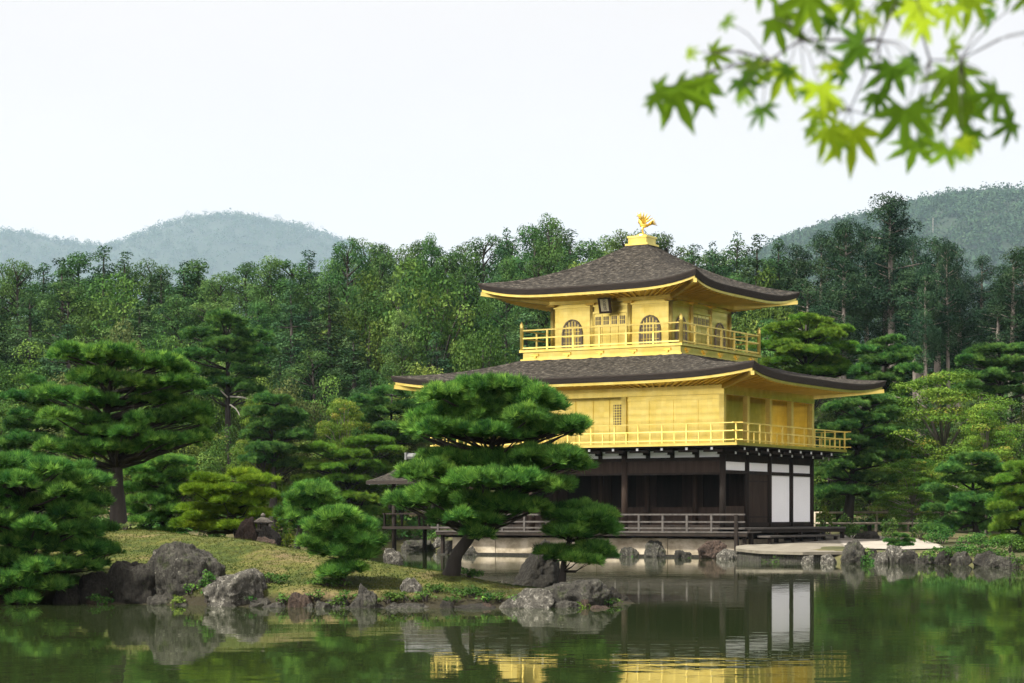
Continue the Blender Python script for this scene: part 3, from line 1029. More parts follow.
pine('pine_tree', 'large dark leaning pine in front of the pavilion on the islet', (450, 568), 38.0,
     [(497, 390, 52, 13), (458, 398, 36, 13), (535, 402, 34, 13), (440, 416, 34, 14), (482, 413, 46, 14), (522, 422, 42, 14), (556, 431, 34, 11), (574, 427, 18, 8), (428, 432, 26, 11), (465, 432, 40, 11), (505, 434, 34, 9),
      (450, 458, 40, 10), (498, 463, 46, 13), (545, 457, 42, 11), (568, 466, 28, 12), (422, 472, 32, 12), (468, 482, 42, 13), (520, 482, 42, 13), (546, 486, 26, 11), (428, 497, 34, 12), (406, 502, 20, 8), (470, 503, 32, 11), (508, 506, 36, 11), (452, 517, 26, 9), (530, 508, 18, 8), (484, 520, 22, 8), (478, 535, 14, 7)],
     [(447, 570), (458, 552), (474, 530), (484, 500), (492, 455), (496, 410), (498, 388)], iz, M['pine_near'], rad=.135, seed=1)
pine('pine_tree', 'tall spreading pine with a bare dark trunk and open tiers at the left', (118, 512), 47.0,
     [(76, 357, 30, 11), (118, 360, 34, 12), (160, 364, 28, 11), (180, 370, 14, 8), (96, 378, 32, 10), (146, 386, 30, 9), (186, 386, 20, 8), (64, 396, 24, 9), (102, 402, 34, 9), (158, 399, 30, 8), (84, 420, 34, 9), (184, 413, 26, 11), (158, 420, 26, 9), (200, 422, 10, 7),
      (98, 434, 38, 11), (138, 434, 22, 8), (196, 440, 18, 9), (110, 449, 34, 9), (168, 441, 24, 9), (72, 450, 30, 9), (152, 448, 26, 7)],
     [(120, 516), (117, 490), (117, 468), (113, 448), (108, 420), (112, 385), (116, 362)], iz, M['pine_near'], rad=.17, seed=2)
pine('pine_tree', 'dense low pine spreading over the water at the left edge', (24, 602), 36.9,
     [(14, 466, 32, 10), (58, 470, 28, 9), (84, 482, 20, 8), (-18, 478, 30, 11), (28, 484, 32, 10), (72, 492, 30, 10), (88, 500, 16, 8), (-10, 500, 28, 11), (36, 505, 36, 10), (78, 512, 22, 9), (8, 520, 32, 10), (62, 526, 36, 11), (92, 532, 18, 9), (-20, 530, 26, 11), (30, 542, 36, 11), (76, 548, 36, 11), (102, 554, 10, 7), (4, 560, 30, 10), (50, 566, 34, 10), (86, 566, 20, 8), (-22, 560, 26, 11), (24, 582, 30, 10), (58, 584, 24, 8), (-6, 590, 24, 9), (30, 598, 18, 6)],
     [(22, 604), (26, 575), (30, 540), (26, 500), (24, 465)], iz, M['pine_front'], rad=.13, seed=3)
pine('pine_tree', 'small rounded young pine on the grassy bank between two upright rocks', (343, 592), 36.3,
     [(340, 516, 20, 8), (318, 527, 18, 8), (362, 526, 16, 8), (341, 535, 28, 10), (313, 545, 15, 8), (370, 542, 13, 8), (336, 551, 26, 9), (362, 556, 18, 8), (350, 568, 20, 7), (331, 573, 16, 6)],
     [(343, 594), (343, 575), (341, 545), (340, 516)], iz, M['pine_near'], rad=.065, seed=4)
pine('pine_tree', 'small two tiered pine at the right tip of the islet', (562, 582), 38.0,
     [(580, 510, 20, 8), (562, 518, 16, 8), (600, 517, 18, 8), (586, 524, 28, 8), (566, 532, 26, 7), (604, 530, 14, 7), (556, 552, 20, 6), (590, 550, 22, 7), (604, 556, 14, 6), (575, 559, 26, 6)],
     [(560, 584), (565, 560), (570, 535), (578, 510)], iz, M['pine_near'], rad=.07, seed=5)
pine('pine_tree', 'little dark trunked pine between the stone lantern and the rounded pine', (298, 545), 46.0,
     [(309, 489, 18, 6), (324, 494, 13, 6), (296, 498, 14, 6), (330, 502, 12, 6), (308, 505, 18, 6), (288, 514, 11, 6), (302, 518, 14, 6), (325, 513, 10, 5)],
     [(296, 547), (299, 525), (305, 505), (310, 488)], iz, M['pine_near'], rad=.07, seed=6)
pine('pine_tree', 'yellow green cloud pruned pine with thin flat tiers left of the lantern', (238, 540), 52.0,
     [(244, 475, 14, 3.5), (212, 480, 20, 4), (258, 482, 14, 3.5), (204, 490, 20, 4), (236, 491, 22, 4), (263, 495, 16, 4), (222, 501, 24, 4), (251, 504, 16, 4), (194, 509, 16, 3.5), (201, 517, 18, 3.5), (231, 513, 18, 4), (258, 516, 14, 4), (190, 525, 16, 4), (214, 527, 22, 4), (243, 526, 16, 4)],
     [(240, 543), (236, 520), (228, 500), (236, 482), (242, 474)], iz, M['pine_yellow'], rad=.09, seed=7, dens=1.3)
pine('pine_tree', 'bright green bushy pine beside the tall pine trunk', (165, 535), 55.0,
     [(165, 462, 24, 6), (140, 470, 18, 6), (185, 474, 16, 6), (160, 480, 26, 6), (135, 490, 18, 6), (180, 492, 20, 6), (156, 500, 24, 7), (132, 510, 16, 6), (178, 512, 20, 7), (150, 522, 22, 7), (186, 525, 14, 6), (138, 533, 14, 6), (165, 535, 16, 6)],
     [(165, 540), (163, 510), (162, 480), (165, 460)], iz, M['pine_near'], rad=.1, seed=8)
pine('pine_tree', 'soft pale green pine behind the left side of the tall pine', (40, 520), 57.0,
     [(36, 384, 14, 7), (24, 398, 18, 8), (50, 402, 16, 8), (34, 415, 22, 8), (14, 425, 16, 8), (52, 425, 16, 8), (32, 440, 24, 8), (8, 446, 16, 8), (56, 446, 16, 8), (30, 458, 22, 8)],
     [(40, 520), (38, 470), (36, 420), (36, 386)], iz, M['pine_mid'], rad=.1, seed=9, tall=1)
# pines across the water
pine('pine_tree', 'light green layered garden pine left of the small porch roof', (345, 530), 97.0,
     [(372, 442, 30, 5), (318, 449, 22, 5), (392, 451, 14, 4), (350, 455, 28, 5), (300, 463, 18, 5), (328, 468, 24, 5), (365, 466, 24, 5), (388, 470, 14, 5), (312, 479, 24, 5), (348, 480, 26, 6), (376, 484, 20, 5), (300, 492, 20, 6), (330, 495, 24, 6), (362, 498, 24, 6), (340, 510, 24, 6), (310, 508, 18, 6), (376, 512, 18, 6)],
     [(345, 535), (348, 500), (352, 470), (360, 445)], gz, M['pine_light'], rad=.14, seed=10, dens=.8)
pine('pine_tree', 'dark layered pine behind the small porch roof', (392, 500), 101.0,
     [(392, 393, 22, 6), (372, 402, 20, 6), (412, 404, 20, 6), (392, 412, 30, 6), (366, 420, 18, 6), (418, 421, 18, 6), (390, 429, 30, 6), (364, 437, 18, 6), (412, 440, 22, 6), (384, 447, 26, 6)],
     [(392, 510), (390, 460), (392, 395)], gz, M['pine_mid'], rad=.14, seed=11, dens=.8)
dp = pine('pine_tree', 'dark pine with bare bleached dead limbs on the left slope', (228, 470), 103.0,
     [(226, 322, 26, 8), (204, 334, 22, 8), (250, 336, 20, 8), (228, 345, 32, 8), (196, 356, 20, 7), (258, 352, 18, 7), (238, 362, 22, 7), (206, 374, 18, 7), (250, 372, 20, 7), (228, 383, 24, 7), (210, 392, 14, 6), (246, 390, 14, 6)],
     [(229, 480), (228, 420), (228, 370), (226, 326)], gz, M['pine_mid'], rad=.2, seed=12, dens=.8)
q = MB()
s_ = 1 / PXM(103)
for pts in ([(231, 397), (244, 398), (254, 401), (260, 407), (267, 412)], [(231, 405), (237, 409), (240, 413), (242, 418)], [(229, 398), (222, 391)]):
    q.tube([((p_[0] - 228) * s_, -.4 - .1 * i, CAMZ + (HOR - p_[1]) * s_ - dp.location.z) for i, p_ in enumerate(pts)], [.045, .04, .032, .024, .012][:len(pts)], 5)
q.build('dead_limb', M['bark_pale'], dp, True)
pine('pine_tree', 'dark upright pine between the yellow pruned pine and the little pine', (274, 530), 96.0,
     [(275, 402, 22, 7), (258, 412, 20, 7), (292, 414, 20, 7), (275, 424, 30, 8), (254, 436, 18, 7), (296, 438, 18, 7), (276, 448, 28, 8), (258, 460, 20, 7), (290, 462, 18, 7)],
     [(272, 535), (274, 480), (275, 405)], gz, M['pine_mid'], rad=.2, seed=13, dens=.8)
pine('pine_tree', 'broad layered pine showing over the right end of the lower roof', (806, 430), 103.0,
     [(806, 322, 26, 5), (780, 330, 22, 5), (832, 332, 20, 5), (806, 338, 36, 6), (772, 346, 22, 5), (838, 348, 18, 5), (800, 354, 34, 6), (826, 362, 26, 6), (774, 364, 24, 6), (802, 372, 30, 6), (842, 372, 18, 6), (820, 384, 30, 6)],
     [(806, 440), (806, 380), (806, 325)], gz, M['pine_light'], rad=.2, seed=14, dens=.9)
pine('pine_tree', 'soft pine with pale needles in front of the bare trunk grove', (884, 430), 101.0,
     [(888, 340, 18, 6), (870, 350, 18, 6), (902, 352, 18, 6), (884, 360, 28, 7), (862, 370, 20, 7), (906, 370, 16, 7), (882, 380, 30, 7), (860, 390, 20, 7), (902, 390, 18, 7), (880, 400, 26, 7)],
     [(884, 440), (884, 390), (886, 342)], gz, M['pine_mid'], rad=.15, seed=15, dens=.9)
pine('pine_tree', 'flat topped dark pine above the yellow green maple at the right edge', (1000, 440), 99.0,
     [(990, 349, 24, 6), (1020, 350, 22, 6), (970, 360, 16, 6), (1000, 364, 30, 6), (1030, 366, 20, 6), (980, 376, 24, 6), (1012, 380, 26, 6), (966, 386, 14, 6), (994, 392, 24, 6), (1030, 392, 20, 6)],
     [(1000, 450), (1000, 400), (1000, 350)], gz, M['pine_mid'], rad=.15, seed=16, dens=.9)
pine('pine_tree', 'large shadowy pine directly right of the golden balcony', (852, 520), 95.0,
     [(868, 398, 26, 7), (842, 406, 22, 7), (888, 412, 20, 7), (862, 420, 32, 7), (836, 428, 20, 7), (886, 432, 22, 7), (856, 442, 34, 8), (830, 452, 18, 7), (882, 454, 26, 8), (850, 464, 30, 8), (828, 474, 16, 7), (872, 478, 30, 8), (848, 490, 30, 8), (880, 498, 22, 7), (826, 496, 14, 7)],
     [(846, 525), (852, 480), (860, 440), (866, 400)], gz, M['pine_mid'], rad=.22, seed=17, dens=.9)
pine('pine_tree', 'wide cloud pruned pine overhanging the right shore', (975, 545), 78.0,
     [(972, 460, 26, 6), (948, 470, 18, 6), (996, 470, 18, 6), (970, 480, 34, 6), (942, 490, 18, 6), (1000, 488, 18, 6), (972, 498, 32, 7), (944, 508, 20, 7), (990, 510, 24, 7), (962, 520, 28, 7), (940, 528, 18, 6), (994, 528, 18, 7)],
     [(978, 548), (974, 515), (972, 465)], gz, M['pine_mid'], rad=.13, seed=18, dens=.9)
pine('pine_tree', 'brighter bushy pine at the right edge leaning over the pond', (1018, 560), 68.0,
     [(1022, 468, 18, 7), (1004, 480, 16, 7), (1036, 480, 20, 8), (1016, 492, 22, 7), (1040, 502, 20, 8), (1006, 506, 18, 7), (1024, 516, 24, 8), (1004, 526, 16, 7), (1036, 530, 22, 8), (1012, 540, 20, 7), (1034, 550, 20, 7)],
     [(1020, 565), (1020, 520), (1022, 470)], gz, M['pine_light'], rad=.1, seed=19, dens=.9)
pine('pine_tree', 'tiny trained pine growing from the shore rocks before the sand court', (899, 552), 69.6,
     [(899, 536, 8, 2.2), (891, 541, 7, 2), (907, 541, 7, 2), (899, 545, 11, 2.2)],
     [(899, 556), (899, 545), (899, 536)], gz, M['pine_mid'], rad=.03, seed=20, dens=.35, L=.09, twins=False)
rng = np.random.default_rng(77)


# ------------------------------------------------------------------ shrubs and ground cover
def shrub(name, label, px, py, hw, hh, Y, zf, mat, leaf=None, cat='shrub', group=None, n=14, flat=.6):
    s = 1 / PXM(Y)
    x = xat(px, Y); zc = CAMZ + (HOR - py) * s
    zg = zf(x, Y)
    e = empty(name, (x, Y, zg), label, cat, group)
    H = max(zc + hh * s - zg, .2); Rr = hw * s
    cl = []
    tb = MB()
    for i in range(n):
        a = rng.uniform(0, 6.28); f = rng.uniform(0, 1) ** .5
        z = H * rng.uniform(.25, .85) * (1 - .35 * f)
        c = (math.cos(a) * Rr * f * .75, math.sin(a) * Rr * f * .75, z)
        cl.append((c, (Rr * .38, Rr * .38, H * .26)))
        if i % 2 == 0: tb.tube([(rng.normal(0, .03), rng.normal(0, .03), -.1), (c[0] * .5, c[1] * .5, z * .6), c], [.02, .015, .006], 4)
    leaf = leaf or max(.05, 2.4 * s)
    V, Fq, T = clump_leaves(cl, 5.0 / leaf ** 2 * 1.5, leaf, flat, .35, .6, .6)
    link('foliage', np_mesh('foliage', V, Fq, mat, False, T), e)
    tb.build('stem', M['bark'], e)
    return e


SH = [('rounded green shrub at the left edge of the sand court', 891, 522, 12, 8, 80, 'shrub'),
      ('dark shrub below the second rail of the fence', 921, 524, 13, 9, 84, 'shrub'),
      ('yellowish low shrub before the low rail fence', 851, 527, 12, 7, 86, 'broad'),
      ('fine leaved yellow shrub beside the white wall panels', 826, 515, 10, 13, 90, 'maple'),
      ('dark green shrub mass at the right end of the sand court', 942, 534, 22, 10, 76, 'shrub'),
      ('dark shrub under the cloud pruned pine', 975, 538, 24, 10, 72, 'shrub'),
      ('bright shrub by the water at the right edge', 1010, 545, 22, 14, 66, 'broad'),
      ('low shrub on the shore rocks under the bright pine', 950, 552, 14, 7, 67.5, 'shrub'),
      ('low dark bush right of the porch posts across the water', 436, 540, 14, 9, 95.5, 'shrub'),
      ('bush under the small porch roof across the water', 396, 520, 16, 12, 97.5, 'broad'),
      ('leafy bush left of the porch across the water', 372, 526, 14, 12, 97.5, 'shrub')]
SH += [('leafy bush on the shore just below the small porch railing', 400, 533, 17, 10, 96.8, 'shrub'),
       ('dark bush on the shore beside the porch posts', 424, 536, 13, 9, 96.4, 'shrub'),
       ('dark weeds along the shore between pointed rock and pale rock', 872, 556, 12, 7, 68.6, 'shrub'),
       ('leafy weeds hanging over the shore below the sand tip', 928, 556, 14, 7, 67.2, 'broad'),
       ('dark creeping shrub on the shore stones under the shrub mass', 962, 550, 18, 9, 66.4, 'shrub'),
       ('dark shrub overhanging the water near the last shore stone', 990, 552, 18, 10, 64.8, 'shrub'),
       ('weeds at the foot of the pale base wall beside the upright rock', 632, 557, 12, 3, 79.4, 'shrub'),
       ('weeds at the foot of the pale base wall before the reddish rock', 688, 557, 14, 3, 77.2, 'shrub'),
       ('weeds growing from the side of the landing platform', 768, 556, 14, 4, 70.2, 'shrub'),
       ('small bush behind the bench deck corner', 846, 519, 9, 7, 92, 'broad'),
       ('tall shrub behind the fence end', 935, 516, 14, 12, 93, 'shrub')]
for lb_, px, py, hw, hh, Y, mt in SH:
    shrub('garden_shrub', lb_, px, py, hw, hh, Y, gz, M[mt], group=None)
SI = [('leafy low plant creeping over the bank beside the tilted pale rock', 436, 598, 22, 9, 35.9, 'shrub'),
      ('dark creeping plant over the bank right of the flat pale rock', 268, 594, 24, 10, 36.4, 'shrub'),
      ('bright fern clump at the foot of the domed rock', 578, 607, 20, 5, 35.2, 'fern'),
      ('small green plant against the right flank of the largest boulder', 208, 574, 12, 8, 36.0, 'shrub'),
      ('green tuft on top of the right tip rocks', 594, 587, 14, 4, 38.4, 'fern'),
       ('low weeds at the waterline between squat stone and upright block', 336, 604, 12, 5, 35.0, 'shrub'),
       ('weeds hanging over the bank above the long dark stone', 470, 600, 24, 5, 35.4, 'shrub'),
       ('dark weeds at the waterline left of the dark angular rock', 98, 600, 18, 7, 36.6, 'shrub'),
       ('weeds between upright block and tilted stone', 388, 601, 14, 6, 35.2, 'broad'),
       ('mossy mound shaped bush beside the tall pine trunk', 124, 538, 18, 5, 44.0, 'olive'),
      ('small green plant at the waterline under the largest boulder', 176, 597, 11, 5, 36.1, 'broad'),
      ('low weeds around the base of the leaning pine trunk', 466, 571, 20, 4, 38.3, 'shrub'),
      ('dark low plants beneath the small rounded pine', 328, 592, 26, 7, 36.2, 'shrub'),
      ('bush between lantern rocks and the little pine', 290, 530, 12, 9, 49, 'maple'),
      ('green bush behind the stone lantern', 282, 514, 14, 10, 52, 'maple'),
      ('dark bush behind the yellow pruned pine', 210, 530, 24, 10, 55, 'shrub'),
      ('dark bush between the bright bushy pine and the yellow pruned pine', 186, 534, 16, 8, 54, 'shrub'),
      ('dark bush left of the tall pine trunk', 96, 528, 22, 14, 52, 'shrub')]
_rw = random.Random(31)
for px in (66, 120, 146, 190, 232, 250, 284, 318, 346, 366, 408, 426, 452, 488, 506, 548, 608):
    y_ = float(np.interp(px, [0, 150, 230, 300, 450, 560, 615], [37.2, 36.8, 35.8, 35.2, 35.1, 35.3, 36.0]))
    shrub('low_shrub', 'small dark weed clump between the stones of the islet waterline', px, 604 - (2 if px > 200 else 6) + _rw.uniform(-3, 2), _rw.uniform(8, 17), _rw.uniform(4, 8), y_, iz, M[_rw.choice(['shrub', 'shrub', 'pine_front'])], leaf=.05, group='weed clumps along the islet waterline', n=10)
for px in (862, 884, 908, 936, 954, 976, 1000, 1016):
    y_ = float(np.interp(px, [850, 900, 960, 1024], [69.6, 68.8, 66.2, 62.2]))
    shrub('low_shrub', 'small dark weed clump hanging over the far shore stones', px, 553 + _rw.uniform(-3, 3), _rw.uniform(8, 14), _rw.uniform(4, 8), y_, gz, M['shrub'], leaf=.09, group='weed clumps on the far shore stones', n=10)
for lb_, px, py, hw, hh, Y, mt in SI:
    shrub('low_shrub', lb_, px, py, hw, hh, Y, iz, M[mt], leaf=.055 if Y < 40 else .09)


# short grass and moss blades on the islet
def blades(name, n, x0, x1, y0, y1, dmin, L, wd):
    x = rng.uniform(x0, x1, n); y = rng.uniform(y0, y1, n)
    d = poly_dist(x, y, ISLE)
    k = (d > dmin)
    x, y = x[k], y[k]
    P = np.c_[x, y, isle_h(x, y)]
    pat = np.clip(.5 + .22 * wob(x, y, .9, 1) + .16 * wob(x, y, 2.9, 3), 0, 1)
    V, Fq, T = needles(P, np.tile([0, 0, 1.], (len(P), 1)), 3, L, wd, .55, pat)
    tag(link(name, np_mesh(name, V, Fq, M['grass'], False, T)), kind='stuff')


blades('grass', 42000, -12, 2.2, 34.8, 50, .25, .034, .006)
# far bank ground cover and leaf mould under the trees
n = 2600
x = rng.uniform(-40, 32, n); y = rng.uniform(96, 118, n)
k = ground_h(x, y) > .3
x, y = x[k], y[k]
cl = [((x[i], y[i], ground_h(x[i:i + 1], y[i:i + 1])[0] + .2), (.8, .8, .45)) for i in range(len(x))]
V, Fq, T = clump_leaves(cl, 26, .25, .8, .4, .6, .6)
tag(link('undergrowth', np_mesh('undergrowth', V, Fq, M['shrub'], False, T)), kind='stuff')


# ------------------------------------------------------------------ rocks
def rock(label, box, Y, mat, seed, taper=None, zf=None, name='rock', pw=2.6, depth=.8, flat=None, group=None, cat='rock'):
    """box: (x0, x1, ytop, ybottom) in the photograph; real size follows from the distance Y"""
    x0, x1, yt, yb = box
    s = 1 / PXM(Y)
    wx = (x1 - x0) / 2 * s
    zt = CAMZ + (HOR - yt) * s; zb = CAMZ + (HOR - yb) * s - .25
    x = xat((x0 + x1) / 2, Y)
    r2 = np.random.default_rng(seed)
    n1, n2 = 84, 56
    th = np.linspace(0, 2 * np.pi, n1, endpoint=False); ph = np.linspace(-np.pi / 2, np.pi / 2, n2)
    T_, P_ = np.meshgrid(th, ph)
    D = np.c_[(np.cos(P_) * np.cos(T_)).ravel(), (np.cos(P_) * np.sin(T_)).ravel(), np.sin(P_).ravel()]
    # superellipsoid cut by a few random planes: blocky, facetted
    q = (np.abs(D) ** pw).sum(1) ** (-1 / pw)
    for _ in range(9):
        nrm = r2.normal(0, 1, 3); nrm /= np.linalg.norm(nrm)
        dd = r2.uniform(.66, .98)
        dn = D @ nrm
        q = np.where(dn > 0, np.minimum(q, dd / np.maximum(dn, 1e-3)), q)
    off = r2.uniform(0, 50, 3)
    nz = np.array([mnoise.fractal(Vector(d * 1.6 + off), 1.0, 2.0, 5) for d in D])
    nz2 = np.array([abs(mnoise.fractal(Vector(d * 3.4 + off), .9, 2.1, 4)) for d in D])
    nz3 = np.array([mnoise.ridged_multi_fractal(Vector((d.x * 2.2, d.y * 2.2, d.z * 1.3)) + Vector(off), .9, 2.2, 5, 1.0, 2.0) for d in (Vector(v) for v in D)])
    q = q * (1 + .15 * nz - .12 * nz2 + .075 * (nz3 - 1.2))
    V = D * q[:, None] * np.array([wx * 1.08, wx * depth, (zt - zb) / 2 * 1.06])
    if taper:
        zr = (V[:, 2] / ((zt - zb) / 2) + 1) / 2
        V[:, 0] = V[:, 0] * (1 - taper[0] * zr) + taper[1] * wx * zr
    i = np.arange(n1 * n2).reshape(n2, n1)
    j = np.roll(i, -1, 1)
    Fq = np.c_[i[:-1].ravel(), j[:-1].ravel(), j[1:].ravel(), i[1:].ravel()]
    me = np_mesh(name, V, Fq, M[mat], True)
    o = link(name, me, None, (x, Y + wx * depth * .4, (zt + zb) / 2))
    tag(o, label, cat, group)
    return o


RK = [('dark angular rock left of the largest boulder at the waterline', (108, 156, 560, 606), 36.6, 'rock_dark', 1),
      ('dark low rock under the edge of the left pine', (78, 116, 572, 606), 36.9, 'rock_dark', 2),
      ('small dark stone under the low left pine', (52, 80, 584, 606), 36.8, 'rock_dark', 33),
      ('largest tall rounded lichen boulder on the islet shore', (150, 224, 543, 605), 36.6, 'rock', 3),
      ('flat topped pale rock right of the largest boulder', (200, 262, 569, 610), 35.6, 'rock_pale', 4),
      ('small squat brownish stone at the waterline left of the rounded pine', (288, 312, 594, 612), 35.1, 'rock_brown', 5),
      ('upright grey block beneath the rounded pine', (351, 376, 586, 613), 34.9, 'rock', 6),
      ('low mossy stone between the squat stone and the upright block', (316, 350, 602, 613), 35.0, 'rock', 7),
      ('pale tilted stone on the bank below the leaning pine', (402, 426, 580, 603), 35.8, 'rock_pale', 8),
      ('low flat stone at the waterline below the tilted stone', (384, 436, 605, 615), 34.8, 'rock', 9),
      ('long low dark stone at the waterline left of the lichen rock', (436, 500, 605, 617), 34.8, 'rock_dark', 10),
      ('pale lichen covered rock in the middle of the islet point', (494, 556, 590, 616), 35.0, 'rock_pale', 11),
      ('domed grey rock with ferns at the islet point', (546, 612, 581, 613), 35.7, 'rock', 12),
      ('smooth dark boulder at the very tip of the islet', (598, 632, 588, 610), 37.0, 'rock_dark', 13),
      ('small pinkish stone lying in the water at the islet tip', (588, 622, 606, 622), 34.6, 'rock_brown', 14),
      ('dark slanting rock behind the crest near the two tiered pine', (504, 566, 543, 590), 42.0, 'rock_dark', 15),
      ('pale round stone behind the crest left of the leaning pine', (382, 402, 549, 566), 46.4, 'rock_pale', 16),
      ('brown rough rock left of the stone lantern', (226, 262, 518, 545), 49.5, 'rock_brown', 17),
      ('dark steep rock under the stone lantern', (254, 289, 526, 549), 49.0, 'rock_dark', 18),
      ('light brown flat stone in front of the lantern rocks', (250, 276, 538, 551), 46.5, 'rock_brown', 19),
      ('grey boulder by the water below the small porch', (402, 432, 540, 553), 94.0, 'rock', 20),
      ('small pale rock right of the grey boulder below the porch', (432, 446, 538, 552), 94.5, 'rock_pale', 21),
      ('dark rock in the gap behind the leaning pine trunk', (484, 506, 535, 556), 84.0, 'rock', 37),
      ('upright grey rock before the pale base wall', (646, 667, 540, 560), 79.0, 'rock', 22),
      ('reddish brown rock before the end of the pale base wall', (700, 727, 541, 561), 76.4, 'rock_brown', 23),
      ('low dark rock before the pale base wall beside the two tiered pine', (620, 640, 548, 561), 79.6, 'rock', 51),
      ('broad low rock at the foot of the pale base wall', (672, 692, 550, 560), 77.6, 'rock_dark', 52),
      ('dark rough rock at the far end of the pale base wall', (438, 462, 541, 558), 84.6, 'rock_dark', 53),
      ('low grey rock near the far end of the pale base wall', (462, 484, 546, 559), 83.4, 'rock', 54),
      ('low pale rock at the corner of the landing platform', (718, 738, 547, 562), 75.2, 'rock_pale', 24),
      ('white rounded stone in the water left of the cubic stone', (802, 816, 556, 568), 68.6, 'rock_pale', 25),
      ('white cubic stone in the water below the platform', (822, 838, 555, 567), 68.4, 'rock_pale', 26),
      ('pointed dark grey rock at the right end of the platform', (840, 872, 541, 566), 69.0, 'rock', 27),
      ('dark rock between the pointed rock and the tiny pine', (864, 878, 547, 566), 69.0, 'rock_dark', 28),
      ('speckled pale rock below the tiny trained pine', (886, 906, 545, 566), 68.4, 'rock_pale', 29),
      ('mossy shore stone right of the tiny trained pine', (904, 918, 550, 566), 68.0, 'rock', 30),
      ('low grey stone on the shore below the sand point', (918, 936, 551, 566), 67.5, 'rock', 31),
      ('dark stone on the shore under the shrubs', (936, 954, 552, 567), 66.6, 'rock_dark', 32),
      ('pale stone on the shore below the bright pine', (954, 970, 552, 567), 65.6, 'rock', 34),
      ('last dark stone of the shore at the right edge', (974, 1000, 552, 568), 64.2, 'rock_dark', 35),
      ('small pale stone left of the speckled rock below the tiny pine', (874, 888, 552, 566), 68.2, 'rock_pale', 36),
      ('low stone block lying on the far side of the sand court', (856, 883, 532, 540), 84, 'rock_dark', 38)]
for lb_, bx_, Y, mt, sd in RK:
    rock(lb_, bx_, Y, mt, sd, taper={15: (.7, .35), 27: (.35, -.1), 17: (.6, .3), 18: (.5, -.2), 8: (.1, -.3)}.get(sd), pw=3.4 if sd in (6, 26, 38, 5, 4) else 2.6)

_rs = random.Random(9)
for i_, px in enumerate([62, 96, 128, 158, 182, 214, 236, 258, 276, 308, 322, 344, 380, 398, 420, 446, 470, 486, 512, 540, 566, 584]):
    y_ = float(np.interp(px, [0, 150, 230, 300, 450, 560, 615], [37.0, 36.5, 35.4, 34.95, 34.75, 34.9, 35.3])) + _rs.uniform(-.1, .15)
    w_ = _rs.uniform(7, 15); h_ = _rs.uniform(3, 9); yb = HOR + F * 1.55 / y_
    rock('small low stone in the line of stones along the islet waterline', (px - w_, px + w_, yb - h_, yb + 2), y_, _rs.choice(['rock', 'rock_dark', 'rock_brown', 'rock']), 100 + i_, group='small stones along the islet waterline')
for i_, px in enumerate([857, 870, 880, 894, 912, 926, 944, 962, 982, 996, 1012]):
    y_ = float(np.interp(px, [850, 900, 960, 1024], [69.2, 68.3, 65.6, 61.6])) + _rs.uniform(-.3, .5)
    w_ = _rs.uniform(6, 11); h_ = _rs.uniform(5, 13); yb = HOR + F * 1.55 / y_
    rock('small rough stone filling the bank of the far shore beside the sand court', (px - w_, px + w_, yb - h_, yb + 1), y_, _rs.choice(['rock', 'rock_dark', 'rock', 'rock_dark']), 140 + i_, group='small stones of the far shore')

# stone lantern on the islet
lx, ly = xat(263, 49.6), 49.6
lz = CAMZ + (HOR - 532) / PXM(49.6)
lan = empty('stone_lantern', (lx, ly, lz), 'small weathered stone lantern with a broad cap on the dark islet rocks', 'lantern'); lan.scale = (.85, .85, .85)
MB().lathe([(.10, -.5), (.16, -.02), (.22, 0.0), (.24, .05), (.15, .08)], n=10).build('base', M['lantern_stone'], lan)
q = MB()
for a in range(4):
    ang = a * math.pi / 2 + .5
    q.beam((math.cos(ang) * .13, math.sin(ang) * .13, .06), (math.cos(ang) * .13, math.sin(ang) * .13, .25), .07, .07)
q.lathe([(.09, .07), (.09, .24)], n=6)
q.build('fire_box', M['lantern_stone'], lan)
MB().lathe([(.20, .235), (.29, .25), (.30, .28), (.16, .37), (.06, .42)], n=6).build('cap', M['lantern_stone'], lan)
MB().lathe([(.04, .41), (.07, .45), (.065, .49), (.015, .54)], n=8).build('finial', M['lantern_stone'], lan)

# ------------------------------------------------------------------ the golden pavilion
pav = empty('pavilion', (P0[0], P0[1], 0), 'three storey golden pavilion with two shingled roofs standing at the water', 'pavilion', rz=-TH)
B = 2.12; LW = 11.343; EW = 4 * B
CX, CY, W3 = 5.702, 4.224, 2.7035


def A(a, c, z): return (-a, c, z)


def bx(mb, a0, a1, c0, c1, z0, z1):
    return mb.box(-max(a0, a1), -min(a0, a1), min(c0, c1), max(c0, c1), z0, z1)


def part(name, mat, par=pav):
    return lambda mb, smooth=False: mb.build(name, M[mat], par, smooth)


def rail_run(name, p, q, z, heights, ph, step, mat, thick=.06, over=0.0, mid=None, posts=True, par=pav, skip_first=False):
    """a balustrade: rails in one mesh, each post a sub-part"""
    p = Vector(p); q = Vector(q)
    d = (q - p); Ln = d.length; d.normalize()
    m = MB()
    for h in heights:
        m.beam((p.x - d.x * over, p.y - d.y * over, z + h), (q.x + d.x * over, q.y + d.y * over, z + h), thick, thick * .9)
    ro = m.build(name, M[mat], par)
    n = max(1, round(Ln / step))
    for i in range(1 if skip_first else 0, n + 1):
        c = p + d * (Ln * i / n)
        MB().box(c.x - thick * .6, c.x + thick * .6, c.y - thick * .6, c.y + thick * .6, z, z + ph - .01).build('post', M[mat], ro)
        if mid and i < n:
            c = p + d * (Ln * (i + .5) / n)
            MB().box(c.x - thick * .45, c.x + thick * .45, c.y - thick * .45, c.y + thick * .45, z, z + mid).build('short_post', M[mat], ro)
    return ro


